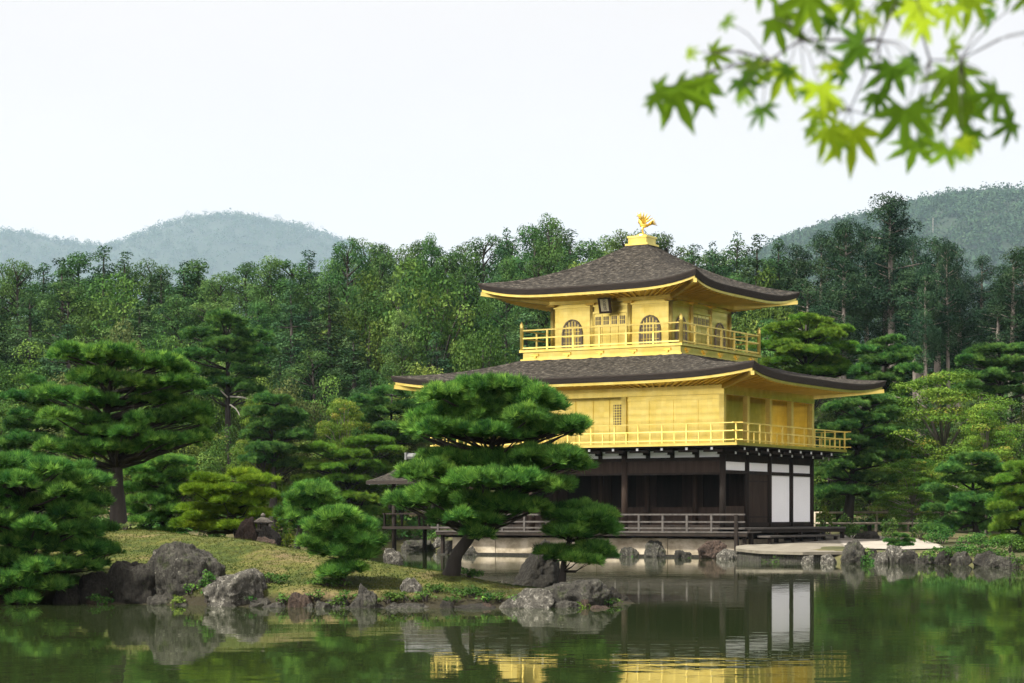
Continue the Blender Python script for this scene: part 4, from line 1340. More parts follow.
# --- ground floor
fl = MB(); bx(fl, 0.0, LW, 0.0, EW, .95, 1.22); fl.build('floor', M['dark_wood'], pav)
for k in range(5):                                   # east columns
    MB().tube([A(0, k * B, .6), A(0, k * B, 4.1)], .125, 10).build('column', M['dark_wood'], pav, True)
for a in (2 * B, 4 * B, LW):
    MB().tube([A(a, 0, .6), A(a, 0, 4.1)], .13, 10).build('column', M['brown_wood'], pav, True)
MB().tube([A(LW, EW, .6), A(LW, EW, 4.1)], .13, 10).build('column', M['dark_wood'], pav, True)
for a in (B, 2 * B, 3 * B, 4 * B, 5 * B):            # inner columns behind the open veranda
    MB().tube([A(a, 1.9, 1.2), A(a, 1.9, 3.9)], .11, 8).build('inner_column', M['brown_wood'], pav, True)
m = MB()
bx(m, -.05, LW + .05, -.06, .06, 3.16, 3.24); bx(m, -.06, LW + .06, -.08, .08, 3.70, 3.82); bx(m, -.06, LW + .06, -.08, .08, 4.10, 4.19)
m.build('front_beam', M['dark_wood'], pav)
m = MB(); bx(m, 0, LW, -.02, .02, 3.24, 3.70); m.build('frieze_board', M['brown_wood'], pav)
i = 0
a = .14
while a < LW - .4:                                    # small white panels under the balcony, front
    m = MB(); bx(m, a, min(a + .88, LW - .1), -.015, .03, 3.83, 4.09); m.build('plaster_panel', M['white_plaster'], pav)
    a += 1.06
m = MB()
for a in np.arange(0, LW + .1, 1.06): bx(m, a - .075, a + .075, -.04, .05, 3.82, 4.10)
m.build('strut', M['dark_wood'], pav)
# east wall
m = MB(); bx(m, -.05, .05, -.1, EW + .1, 3.66, 3.80); bx(m, -.07, .05, -.1, EW + .1, 3.20, 3.33); bx(m, -.06, .06, .0, EW + .1, 1.16, 1.32); bx(m, -.03, .08, 0, EW, 3.80, 4.19)
m.build('side_beam', M['dark_wood'], pav)
for k in range(4):
    m = MB(); bx(m, .0, .05, k * B + .13, (k + 1) * B - .13, 3.33, 3.66); m.build('plaster_panel', M['white_plaster'], pav)
for k in (2, 3):
    m = MB(); bx(m, -.01, .05, k * B + .13, (k + 1) * B - .13, 1.33, 3.20); m.build('wall_panel', M['white_plaster'], pav)
m = MB()
for j in range(5): bx(m, -.015 - .006 * (j % 2), .05, B + .16 + j * .36, B + .16 + (j + 1) * .36 - .01, 1.32, 3.2)
dr = m.build('door', M['brown_wood'], pav)
m = MB(); bx(m, -.035, -.021, B + .2, 2 * B - .2, 2.9, 2.96); bx(m, -.035, -.021, B + .2, 2 * B - .2, 1.5, 1.56); m.build('batten', M['dark_wood'], dr)
m = MB(); bx(m, .02, .06, .14, B - .13, 1.32, 1.95); m.build('low_panel', M['brown_wood'], pav)
# shaded room behind the veranda
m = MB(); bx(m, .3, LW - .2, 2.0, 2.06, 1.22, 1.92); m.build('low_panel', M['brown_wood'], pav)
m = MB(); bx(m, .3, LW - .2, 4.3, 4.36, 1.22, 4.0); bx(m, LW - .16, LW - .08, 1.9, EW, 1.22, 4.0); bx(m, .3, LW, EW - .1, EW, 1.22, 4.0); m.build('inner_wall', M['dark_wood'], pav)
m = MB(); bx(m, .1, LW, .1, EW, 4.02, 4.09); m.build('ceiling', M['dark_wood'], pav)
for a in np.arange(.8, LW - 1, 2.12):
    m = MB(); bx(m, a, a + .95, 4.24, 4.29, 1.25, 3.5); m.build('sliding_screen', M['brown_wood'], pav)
# front veranda deck with its balustrade
m = MB()
for j in range(9): bx(m, -1.62, 12.3, -1.28 + j * .142, -1.28 + (j + 1) * .142 - .01, .93, .985)
m.build('deck', M['deck_wood'], pav)
m = MB(); bx(m, -1.6, 12.3, -1.26, -1.16, .80, .925); bx(m, -1.55, 12.2, -.75, -.65, .70, .92); m.build('deck_beam', M['dark_wood'], pav)
m = MB()
for a in (-1.4, 12.1): bx(m, a - .06, a + .06, -1.10, -.98, .05, .80)
m.build('deck_post', M['dark_wood'], pav)
rail_run('deck_railing', A(12.2, -1.22, 0), A(-1.15, -1.22, 0), .985, [.12, .36, .64], .64, 1.0, 'deck_wood', .07, .35)
MB().box(1.09, 1.23, -1.3, -1.16, .1, 1.62).build('newel_post', M['dark_wood'], pav)
# east bench deck and step
m = MB()
for j in range(8): bx(m, -.12 - j * .185, -.12 - (j + 1) * .185 + .012, -.9, 8.4, 1.06, 1.13)
m.build('side_deck', M['deck_wood'], pav)
m = MB(); bx(m, -1.56, -1.46, -.9, 8.4, .93, 1.055); bx(m, -.3, -.2, -.9, 8.4, .93, 1.055); m.build('deck_beam', M['dark_wood'], pav)
for c in (-.7, 1.6, 3.9, 6.2, 8.2):
    m = MB(); bx(m, -1.58, -1.44, c - .07, c + .07, .3, .93); m.build('deck_leg', M['dark_wood'], pav)
m = MB(); bx(m, -2.15, -1.62, -.4, 6.4, .76, .83); m.build('step', M['deck_wood'], pav)
for c in (-.2, 2.0, 4.2, 6.2):
    m = MB(); bx(m, -2.1, -1.98, c - .06, c + .06, .3, .76); m.build('step_leg', M['dark_wood'], pav)
m = MB(); bx(m, -.4, .15, -.3, EW + .1, .3, .95); m.build('dark_footing', M['dark_wood'], pav)

# --- brackets carrying the second floor balcony
OB = 1.134
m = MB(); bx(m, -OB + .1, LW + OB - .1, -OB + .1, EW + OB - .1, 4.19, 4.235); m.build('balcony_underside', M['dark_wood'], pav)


def bracket(a, c, da, dc):
    m = MB()
    m.beam(A(a, c, 4.13), A(a + da * .92, c + dc * .92, 4.13), .10, .11)
    m.beam(A(a, c, 3.98), A(a + da * .55, c + dc * .55, 3.98), .10, .11)
    m.beam(A(a + da * .8 - dc * .4, c + dc * .8 + da * .4, 4.05), A(a + da * .8 + dc * .4, c + dc * .8 - da * .4, 4.05), .09, .10)
    b_ = m.build('bracket', M['dark_wood'], pav)
    MB().beam(A(a + da * .921, c + dc * .921, 4.13), A(a + da * .955, c + dc * .955, 4.13), .085, .10).build('white_tip', M['white_plaster'], b_)
    MB().beam(A(a + da * .551, c + dc * .551, 3.98), A(a + da * .585, c + dc * .585, 3.98), .085, .10).build('white_tip', M['white_plaster'], b_)


for a in np.arange(.0, LW + .1, B / 2 * 2 * .5): bracket(a, -.02, 0, -1)
for k in range(9): bracket(0.02, k * B / 2, -1, 0)

# --- second floor
m = MB(); bx(m, -OB, LW + OB, -OB, EW + OB, 4.235, 4.34); m.build('balcony_floor', M['gold'], pav)
m = MB(); bx(m, .0, 2 * B, .0, .12, 4.34, 6.60); bx(m, 2 * B, LW - B, .75, .87, 4.34, 6.60); bx(m, LW - B, LW, 0, .12, 4.34, 6.60)
bx(m, 1.05, 1.17, .12, EW, 4.34, 6.60); bx(m, .12, 1.05, EW - .09, EW - .02, 4.34, 6.60); bx(m, LW - .12, LW, .12, EW, 4.34, 6.60); bx(m, 1.17, LW - .12, EW - .12, EW, 4.34, 6.60); bx(m, 2 * B - .12, 2 * B, .12, .75, 4.34, 6.60)
m.build('wall', M['gold'], pav)
m = MB(); bx(m, -.11, LW + .11, -.11, .14, 6.24, 6.585); bx(m, -.11, .14, .14, EW + .11, 6.24, 6.585); bx(m, LW - .14, LW + .11, .14, EW + .11, 6.24, 6.585); m.build('head_beam', M['gold'], pav)
m = MB(); bx(m, .15, 1.05, .14, EW - .1, 6.41, 6.47); m.build('veranda_ceiling', M['gold_soffit'], pav)
for (a, c) in [(0, k * B) for k in range(5)] + [(2 * B, 0), (LW - B, 0), (LW, 0), (LW, EW)]:
    m = MB(); bx(m, a - .10, a + .10, c - .10, c + .10, 4.34, 6.60); m.build('column', M['gold_trim'], pav)
m = MB()
for a in (B * .5, B, B * 1.5): bx(m, a - .022, a + .022, -.022, .0, 4.40, 6.10)
for j in range(1, 7): bx(m, .11, 2 * B - .11, -.008, .0, 4.34 + j * .265, 4.34 + j * .265 + .012)
bx(m, .11, 2 * B - .11, -.03, .0, 6.06, 6.14); bx(m, .11, 2 * B - .11, -.03, .0, 4.36, 4.44)
m.build('board_frame', M['gold'], pav)
m = MB()
for a in (5.35, 6.1, 6.9, 7.7): bx(m, a - .03, a + .03, .72, .75, 4.36, 6.2)
m.build('board_frame', M['gold'], pav)
m = MB(); bx(m, 4.42, 5.15, .735, .755, 5.15, 6.02); wnd = m.build('window', M['lattice_brown'], pav)
m = MB()
for j in range(7): bx(m, 4.42 + j * .11, 4.42 + j * .11 + .03, .715, .735, 5.15, 6.02)
for j in range(9): bx(m, 4.42, 5.15, .708, .715, 5.15 + j * .105, 5.15 + j * .105 + .03)
m.build('lattice', M['gold'], wnd)
hz = [.10, .44, .74]
rail_run('balcony_railing', A(LW + OB - .07, -OB + .07, 0), A(-OB + .07, -OB + .07, 0), 4.34, hz, .74, 1.06, 'gold_trim', .046, .28, .40)
rail_run('balcony_railing', A(-OB + .07, -OB + .07, 0), A(-OB + .07, EW + OB - .07, 0), 4.345, [h - .001 for h in hz], .74, 1.06, 'gold_trim', .046, .28, .40, skip_first=True)
rail_run('balcony_railing', A(-OB + .07, EW + OB - .07, 0), A(LW + OB - .07, EW + OB - .07, 0), 4.35, hz, .74, 1.06, 'gold_trim', .046, .28, .40, skip_first=True)
rail_run('balcony_railing', A(LW + OB - .07, EW + OB - .07, 0), A(LW + OB - .07, -OB + .07, 0), 4.35, hz, .74, 1.06, 'gold_trim', .046, .28, .40, skip_first=True)

# --- roofs
rr_ = np.random.default_rng(5)


def roof(ex, tx, z0, z1, lift, th, wall, zw, g):
    """ex / tx: eave and top rectangles (a0, a1, c0, c1)"""
    n, mrow = 36, 14
    E = [A(ex[0], ex[2], 0), A(ex[1], ex[2], 0), A(ex[1], ex[3], 0), A(ex[0], ex[3], 0)]
    T_ = [A(tx[0], tx[2], 0), A(tx[1], tx[2], 0), A(tx[1], tx[3], 0), A(tx[0], tx[3], 0)]
    Wl = [A(wall[0], wall[2], 0), A(wall[1], wall[2], 0), A(wall[1], wall[3], 0), A(wall[0], wall[3], 0)]
    top, edge, sof, brd, raf = MB(), MB(), MB(), MB(), MB()
    zl = lambda s: lift * abs(s) ** 4.5
    ctr = Vector(((E[0][0] + E[2][0]) / 2, (E[0][1] + E[2][1]) / 2, 0))
    for k in range(4):
        e0, e1, t0, t1 = (Vector(E[k]), Vector(E[(k + 1) % 4]), Vector(T_[k]), Vector(T_[(k + 1) % 4]))
        w0, w1 = Vector(Wl[k]), Vector(Wl[(k + 1) % 4])
        inward = ((t0 + t1) / 2 - (e0 + e1) / 2); inward.z = 0; inward.normalize()
        V = []
        for i in range(n + 1):
            s = -1 + 2 * i / n
            pe = e0.lerp(e1, i / n); pt = t0.lerp(t1, i / n)
            pe = pe + (pe - ctr).normalized() * (.18 * abs(s) ** 6)
            for j in range(mrow + 1):
                t = j / mrow
                p = pe.lerp(pt, t)
                jz = rr_.normal(0, .012) if 0 < j < mrow and 0 < i < n else 0
                V.append((p.x, p.y, z0 + (z1 - z0) * g(t) + zl(s) * (1 - t) ** 2 + jz))
        Fs = []
        for i in range(n):
            for j in range(mrow):
                q0 = i * (mrow + 1) + j
                Fs.append((q0, q0 + 1, q0 + mrow + 2, q0 + mrow + 1))
        top.add(V, [f[::-1] for f in Fs] if k >= 0 else Fs)
        V1, V2, V3 = [], [], []
        for i in range(n + 1):
            s = -1 + 2 * i / n
            pe = e0.lerp(e1, i / n)
            pe = pe + (pe - ctr).normalized() * (.18 * abs(s) ** 6)
            pw = w0.lerp(w1, i / n)
            ze = z0 + zl(s)
            q1 = pe.lerp(pw, .035); q2 = pe.lerp(pw, .10)
            V1 += [(pe.x, pe.y, ze), (pe.x, pe.y, ze - .05), (q1.x, q1.y, ze - th), (q2.x, q2.y, ze - th - .002)]
            b1 = pe.lerp(pw, .055); b2 = pe.lerp(pw, .10)
            V2 += [(b1.x, b1.y, ze - th - .003), (b1.x, b1.y, ze - th - .10), (b2.x, b2.y, ze - th - .11)]
            b3 = pe.lerp(pw, .09)
            V3 += [(b3.x, b3.y, ze - th - .06), (pw.x, pw.y, zw)]
        for i in range(n):
            for cnt, VV, mb in ((4, V1, edge), (3, V2, brd), (2, V3, sof)):
                pass
        mk = lambda cnt: [(i * cnt + j, i * cnt + j + 1, (i + 1) * cnt + j + 1, (i + 1) * cnt + j) for i in range(n) for j in range(cnt - 1)]
        edge.add(V1, mk(4)); brd.add(V2, mk(3)); sof.add(V3, mk(2))
        Ls = (e1 - e0).length
        nr = int(Ls / .34)
        for i in range(nr + 1):
            u = i / nr; s = -1 + 2 * u
            pe = e0.lerp(e1, u).lerp(w0.lerp(w1, u), .10)
            # rafters run square to the eave, so those near the corner meet the hip rafter
            dd = inward * (min((pe - e0).length, (pe - e1).length, 2.2))
            pw = w0.lerp(w1, u)
            raf.beam((pe.x, pe.y, z0 + zl(s) - th - .10), (pw.x, pw.y, zw - .03), .08, .06)
    r_ = top.build('roof', M['shingle'], pav, True)
    edge.build('eave_edge', M['shingle_edge'], r_)
    brd.build('eave_board', M['gold'], r_)
    sof.build('soffit', M['gold_soffit'], r_)
    raf.build('rafter', M['gold_soffit'], r_)
    for k in range(4):                                  # hip rafter whose gilded end shows under each tip
        e = Vector(E[k]); ww = Vector(Wl[k])
        p = e + (e - ctr).normalized() * .05
        MB().beam((ww.x, ww.y, zw - .12), (p.x, p.y, z0 + lift - th - .20), .14, .16).build('hip_rafter', M['gold'], r_)
    return r_


OE2, OE3, OB3 = 2.263, 2.092, .999
g2 = lambda t: .62 * t + .38 * t * t
g3 = lambda t: .46 * t + .54 * t * t
roof((-OE2, LW + OE2, -OE2, EW + OE2), (CX - 3.5, CX + 3.5, CY - 3.5, CY + 3.5), 6.94, 7.96, .33, .25, (0, LW, 0, EW), 6.62, g2)
r3 = roof((CX - W3 - OE3, CX + W3 + OE3, CY - W3 - OE3, CY + W3 + OE3), (CX - .45, CX + .45, CY - .45, CY + .45), 10.66, 12.74, .36, .25, (CX - W3, CX + W3, CY - W3, CY + W3), 10.36, g3)

# --- third floor
h3 = W3 + OB3
m = MB(); bx(m, CX - h3, CX + h3, CY - h3, CY + h3, 8.22, 8.32); bx(m, CX - h3 + .12, CX + h3 - .12, CY - h3 + .12, CY + h3 - .12, 7.6, 8.22)
bx(m, CX - h3 + .04, CX + h3 - .04, CY - h3 + .04, CY + h3 - .04, 7.86, 7.95); m.build('balcony_floor', M['gold'], pav)
for i in range(5):
    for sd in (0, 1):
        o_ = -h3 + .7 + i * (2 * h3 - 1.4) / 4
        m = MB()
        if sd == 0: bx(m, CX + o_ - .16, CX + o_ + .16, CY - h3 + .06, CY - h3 + .125, 8.06, 8.16); bx(m, CX + o_ - .05, CX + o_ + .05, CY - h3 + .06, CY - h3 + .125, 7.98, 8.06)
        else: bx(m, CX - h3 + .06, CX - h3 + .125, CY + o_ - .16, CY + o_ + .16, 8.06, 8.16); bx(m, CX - h3 + .06, CX - h3 + .125, CY + o_ - .05, CY + o_ + .05, 7.98, 8.06)
        m.build('bracket', M['gold_soffit'], pav)
m = MB(); bx(m, CX - W3 + .02, CX + W3 - .02, CY - W3 + .02, CY + W3 - .02, 8.32, 10.35); m.build('wall', M['gold'], pav)
m = MB(); bx(m, CX - W3 - .05, CX + W3 + .05, CY - W3 - .05, CY + W3 + .05, 10.02, 10.12); bx(m, CX - W3 - .16, CX + W3 + .16, CY - W3 - .16, CY + W3 + .16, 10.18, 10.34)
m.build('head_beam', M['gold'], pav)
c3 = [-W3, -.86, .86, W3]
for o_ in c3:
    for (a, c) in ((CX + o_, CY - W3), (CX - W3, CY + o_), (CX + o_, CY + W3), (CX + W3, CY + o_)):
        if abs(o_) == W3 and (c != CY - W3 and c != CY + W3): continue
        MB().tube([A(a, c, 8.32), A(a, c, 10.2)], .085, 10).build('column', M['gold_trim'], pav, True)
        m = MB(); bx(m, a - .19, a + .19, c - .19, c + .19, 10.09, 10.18); m.build('bracket', M['gold_soffit'], pav)


def bell_window(on_front, o_):
    """bell shaped lattice window, 0.86 wide, 1.1 high"""
    prof = [(-.44, 0), (-.43, .40), (-.41, .64), (-.36, .82), (-.26, .97), (-.13, 1.05), (0, 1.08), (.13, 1.05), (.26, .97), (.36, .82), (.41, .64), (.43, .40), (.44, 0)]
    z = 8.42
    if on_front: P = lambda u, d, h: A(CX + o_ + u, CY - W3 + .02 - d, z + h); D = (0, -.012, 0)
    else: P = lambda u, d, h: A(CX - W3 + .02 - d, CY + o_ + u, z + h); D = (.012, 0, 0)
    m = MB(); m.poly([P(u, .001, h) for u, h in prof], D)
    wd_ = m.build('window', M['lattice_brown'], pav)
    m = MB()
    for i in range(len(prof) - 1):
        m.beam(P(prof[i][0] * 1.05, .03, prof[i][1] * 1.04), P(prof[i + 1][0] * 1.05, .03, prof[i + 1][1] * 1.04), .05, .06)
    m.build('frame', M['lattice_brown'], wd_)
    m = MB()
    for u in (-.28, -.14, 0, .14, .28):
        top_ = np.interp(u, [p[0] for p in prof], [p[1] for p in prof])
        m.beam(P(u, .022, 0), P(u, .022, top_), .035, .02)
    for h in (.2, .42, .64, .84):
        hw = .41 if h < .5 else .36 if h < .7 else .26
        m.beam(P(-hw, .030, h), P(hw, .030, h), .014, .022)
    m.build('lattice', M['gold'], wd_)


for o_ in (-1.78, 1.78):
    bell_window(True, o_); bell_window(False, o_)


def doors(front):
    z = 8.36
    for i in range(4):
        u0 = -.74 + i * .37
        if front: Q = lambda d0, d1, a0, a1, z0, z1, mb: bx(mb, CX + a0, CX + a1, CY - W3 + .02 - d1, CY - W3 + .02 - d0, z0, z1)
        else: Q = lambda d0, d1, a0, a1, z0, z1, mb: bx(mb, CX - W3 + .02 - d1, CX - W3 + .02 - d0, CY + a0, CY + a1, z0, z1)
        m = MB(); Q(0, .05, u0 + .01, u0 + .36, z, z + 1.35, m)
        d_ = m.build('door', M['gold'], pav)
        m = MB(); Q(.051, .058, u0 + .06, u0 + .31, z + .92, z + 1.25, m); pn = m.build('pane', M['lattice_brown'], d_)
        m = MB()
        for j in (1, 2): Q(.06, .07, u0 + .06 + j * .083 - .01, u0 + .06 + j * .083 + .01, z + .92, z + 1.25, m)
        Q(.071, .078, u0 + .06, u0 + .31, z + 1.08, z + 1.10, m)
        for hh in (.04, .44, .84): Q(.051, .066, u0 + .02, u0 + .35, z + hh, z + hh + .045, m)
        m.build('lattice', M['gold'], d_)
    m = MB(); Q(0, .07, -.82, .82, z + 1.38, z + 1.46, m); Q(0, .07, -.82, -.76, z, z + 1.38, m); Q(0, .07, .76, .82, z, z + 1.38, m); m.build('door_frame', M['gold'], pav)


doors(True); doors(False)
# name plaque under the eave
pq = bpy.data.objects.new('plaque', None); COL.objects.link(pq); pq.parent = pav
pq.location = A(CX, CY - W3 - .50, 9.98); pq.rotation_euler = (R(16), 0, 0)
M['plaque_dark'] = surf_mat('plaque_dark', [(.3, (.035, .02, .014)), (.7, (.07, .04, .028))], 5, (1, 1, 1), .6, .1)
M['plaque_face'] = surf_mat('plaque_face', [(.3, (.76, .68, .45)), (.7, (.84, .77, .55))], 5, (1, 1, 1), .6, .1)
m = MB(); m.box(-.27, .27, .02, .06, -.30, .34); m.box(-.27, .27, -.03, .02, -.30, -.22); m.box(-.27, .27, -.03, .02, .28, .34); m.box(-.27, -.19, -.03, .02, -.22, .28); m.box(.19, .27, -.03, .02, -.22, .28); m.build('frame', M['plaque_dark'], pq)
m = MB(); m.box(-.188, .188, .004, .018, -.215, .275); m.build('face', M['plaque_face'], pq)
try:
    cu = bpy.data.curves.new('lettering', 'FONT')
    cu.body = '\u7a76\n\u7adf\n\u9802'
    cu.size = .165; cu.align_x = 'CENTER'; cu.align_y = 'CENTER'; cu.space_line = .95; cu.extrude = .003
    to = bpy.data.objects.new('lettering_tmp', cu); COL.objects.link(to)
    bpy.context.view_layer.update()
    me = bpy.data.meshes.new_from_object(to.evaluated_get(bpy.context.evaluated_depsgraph_get()))
    bpy.data.objects.remove(to)
    me.materials.clear(); me.materials.append(M['plaque_dark'])
    lt = link('lettering', me, pq); lt.rotation_euler = (R(90), 0, 0); lt.location = (0, 0, .03)
except Exception as ex_:
    print('no lettering', ex_)
# corner posts and balustrade of the third floor
zb = 8.32
cs = [A(CX + h3 - .08, CY - h3 + .08, 0), A(CX - h3 + .08, CY - h3 + .08, 0), A(CX - h3 + .08, CY + h3 - .08, 0), A(CX + h3 - .08, CY + h3 - .08, 0)]
for k in range(4):
    rail_run('balcony_railing', cs[k], cs[(k + 1) % 4], zb + .001 * k, [.08, .48, .80], .78, 1.2, 'gold_trim', .06, 0, None, skip_first=True)
    MB().lathe([(.075, 0), (.075, .88), (.095, .90), (.06, .94), (.085, 1.0), (.05, 1.08), (.012, 1.16)], (cs[k][0], cs[k][1], zb), 10).build('corner_post', M['gold_trim'], pav, True)

# --- roof crown with the gilded bird
m = MB(); bx(m, CX - .52, CX + .52, CY - .52, CY + .52, 12.72, 12.80); bx(m, CX - .42, CX + .42, CY - .42, CY + .42, 12.80, 13.10); bx(m, CX - .46, CX + .46, CY - .46, CY + .46, 13.04, 13.12)
m.lathe([(.26, 13.12), (.22, 13.20), (.10, 13.26)], A(CX, CY, 0), 12)
fb = m.build('roof_crown', M['gold'], pav)
m = MB()
c = Vector(A(CX, CY, 0))
f = Vector((-1, -.25, 0)).normalized(); sd = Vector((-f.y, f.x, 0))
up = Vector((0, 0, 1))
Pp = lambda a, b, z: tuple(c + f * a + sd * b + up * z)
m.tube([Pp(-.05, .08, 13.22), Pp(-.02, .07, 13.40), Pp(-.06, .06, 13.55)], [.022, .022, .04], 6)
m.tube([Pp(-.05, -.08, 13.22), Pp(-.02, -.07, 13.40), Pp(-.06, -.06, 13.55)], [.022, .022, .04], 6)
m.tube([Pp(-.26, 0, 13.56), Pp(-.14, 0, 13.58), Pp(0, 0, 13.64), Pp(.09, 0, 13.74), Pp(.10, 0, 13.86), Pp(.07, 0, 13.96), Pp(.12, 0, 14.02), Pp(.24, 0, 13.98)], [.04, .10, .13, .09, .05, .04, .05, .01], 8)
m.tube([Pp(.09, 0, 14.04), Pp(.03, 0, 14.14)], [.025, .008], 5)
for s_ in (1, -1):                          # raised wings: fans of feathers
    for i in range(5):
        ang = R(35 + i * 20)
        tip = Pp(-.05 - .42 * math.cos(ang), s_ * (.12 + .16), 13.68 + .44 * math.sin(ang))
        m.tube([Pp(0 - .03 * i, s_ * .09, 13.66), Pp(-.03 - .22 * math.cos(ang), s_ * .2, 13.68 + .22 * math.sin(ang)), tip], [.035, .038, .01], 5)
for i in range(5):                          # long tail plumes
    o_ = (i - 2) * .09
    m.tube([Pp(-.22, 0, 13.56), Pp(-.40, o_ * .7, 13.66 + .03 * (2 - abs(i - 2))), Pp(-.58, o_ * 1.5, 13.60 + .05 * i)], [.035, .04, .012], 5)
m.build('bird_ornament', M['gold_soffit'], pav, True)

# --- porch annex on the west side
AC = 4.2
prz = [A(12.2, AC, 4.18), A(17.3, AC, 4.18)]
m = MB()
ea, eb, e0_, e1_, ze = 11.6, 18.4, AC - 1.75, AC + 1.75, 3.12
Vv = []
nn = 10
for t in np.linspace(0, 1, nn):
    gg = .45 * t + .55 * t * t
    z = ze + (4.12 - ze) * gg
    Vv.append([A(ea, e0_ + (AC - e0_) * t, z), A(eb - (eb - 17.2) * t, e0_ + (AC - e0_) * t, z), A(eb - (eb - 17.2) * t, e1_ + (AC - e1_) * t, z), A(ea, e1_ + (AC - e1_) * t, z)])
flat = [v for r_ in Vv for v in r_]
Fs = []
for i in range(nn - 1):
    for k in range(3):
        Fs.append((i * 4 + k, (i + 1) * 4 + k, (i + 1) * 4 + k + 1, i * 4 + k + 1))
m.add(flat, Fs)
pr = m.build('porch_roof', M['shingle'], pav)
m = MB(); m.beam(A(11.6, e0_ + .03, ze - .08), A(eb, e0_ + .03, ze - .08), .1, .16); m.beam(A(eb - .03, e0_ + .09, ze - .08), A(eb - .03, e1_ - .09, ze - .08), .1, .16); m.beam(A(11.6, e1_ - .03, ze - .08), A(eb, e1_ - .03, ze - .08), .1, .16)
m.build('eave_edge', M['shingle_edge'], pr)
m = MB(); m.tube([A(12.0, AC, 4.2), A(17.4, AC, 4.2)], .15, 8); bx(m, 17.36, 17.46, AC - .17, AC + .17, 4.06, 4.38); m.build('ridge_tile', M['tile_grey'], pr)
m = MB()
for c_ in np.arange(e0_ + .3, e1_, .7): m.beam(A(eb - .6, c_, ze - .11), A(eb + .03, c_, ze - .14), .07, .07)
m.build('white_tip', M['white_plaster'], pr)
for a_ in (13.4, 17.3):
    for c_ in (AC - 1.2, AC + 1.2):
        MB().tube([A(a_, c_, -.2), A(a_, c_, 3.2)], .10, 8).build('porch_post', M['dark_wood'], pav, True)
m = MB(); bx(m, 11.4, 17.8, AC - 1.4, AC + 1.4, 1.0, 1.12); m.build('porch_floor', M['dark_wood'], pav)
rail_run('porch_railing', A(17.7, AC - 1.35, 0), A(13.1, AC - 1.35, 0), 1.12, [.55], .55, 2.2, 'dark_wood', .07, .1)
rail_run('porch_railing', A(17.7, AC + 1.35, 0), A(17.7, AC - 1.35, 0), 1.125, [.55], .55, 1.3, 'dark_wood', .07, .1)

# --- pale base wall along the water and the stone landing
st = empty('base_wall', (P0[0], P0[1], 0), 'pale plastered stone base wall between the veranda and the water', 'wall', rz=-TH)
m = MB()
for a in np.arange(-1.2, 11.6, 1.55):
    a1 = min(a + 1.54, 11.7)
    bx(m, a, a1, -.93 + rr_.normal(0, .015), 3.0, -.5, .70 + rr_.normal(0, .012))
m.build('masonry', M['base_wall'], st)
m = MB(); bx(m, -1.3, 11.8, -1.0, -.4, -.5, .09); m.build('footing', M['rock_dark'], st)
plx = [(xat(736, 75.6), 75.6), (xat(735, 73.2), 73.0), (xat(760, 70.6), 70.6), (xat(803, 69.6), 69.6), (xat(846, 70.0), 70.0), (xat(852, 72), 72.6), (13.6, 79.5), (15.5, 85.5), (13.0, 87), (9.3, 78.4)]
pt = empty('landing_platform', (plx[0][0], plx[0][1], 0), 'low pale stone landing platform beside the pavilion steps', 'platform')
hz_ = lambda x, y: .36 + .02 * (y - 70)
m = MB()
top_ = [Vector((x - plx[0][0], y - plx[0][1], hz_(x, y))) for x, y in plx]
bot_ = [Vector((v.x, v.y, v.z - .10)) for v in top_]
n = len(top_)
m.add(top_ + bot_, [tuple(range(n)), tuple(reversed(range(n, 2 * n)))] + [(i, i + n, (i + 1) % n + n, (i + 1) % n) for i in range(n)])
m.build('paving_slab', M['paving'], pt)
m = MB()
cen_ = sum(top_, Vector()) / n
t2 = [v.lerp(cen_, .02) - Vector((0, 0, .105)) for v in top_]
b2 = [Vector((v.x, v.y, -.5)) for v in t2]
m.add(t2 + b2, [tuple(range(n)), tuple(reversed(range(n, 2 * n)))] + [(i, i + n, (i + 1) % n + n, (i + 1) % n) for i in range(n)])
m.build('stone_side', M['rock'], pt)


# --- rail fences across the sand court
def rail_fence(label, p, q, Y0, Y1, tops):
    x0, x1 = xat(p, Y0), xat(q, Y1)
    g0 = gz(x0, Y0)
    e = empty('rail_fence', (x0, Y0, g0), label, 'fence')
    d = Vector((x1 - x0, Y1 - Y0, 0)); n = max(2, int(d.length / 1.4))
    for t in tops:
        MB().tube([(0, 0, t), tuple(d * .5 + Vector((0, 0, t + .02))), tuple(d + Vector((0, 0, t)))], .05, 7).build('rail', M['fence_wood'], e, True)
    for i in range(n + 1):
        c = d * (i / n)
        MB().tube([(c.x, c.y, -.2), (c.x, c.y, tops[-1] + .05)], .05, 7).build('post', M['fence_wood'], e, True)


rail_fence('long two rail wooden fence along the back of the sand court', 815, 940, 97.0, 95.0, [.45, .95])
rail_fence('nearer low single rail fence behind the yellow shrubs', 830, 922, 91.0, 90.0, [.52])

# thin pale pole on the green hill
yp = min(np.arange(1900, 2700, 10.), key=lambda y_: abs(HOR - F * (float(hfR(np.array([xat(933, y_)]), np.array([y_]))[0]) + 8 - CAMZ) / y_ - 227))
xp = xat(933, yp)
m = MB(); m.tube([(0, 0, -6), (0, 0, 20)], .24, 6)
po = m.build('pole', M['bark_pale']); po.location = (xp, yp, float(hfR(np.array([xp]), np.array([yp]))[0]))
tag(po, 'thin white pole standing in the trees of the green hill', 'pole')


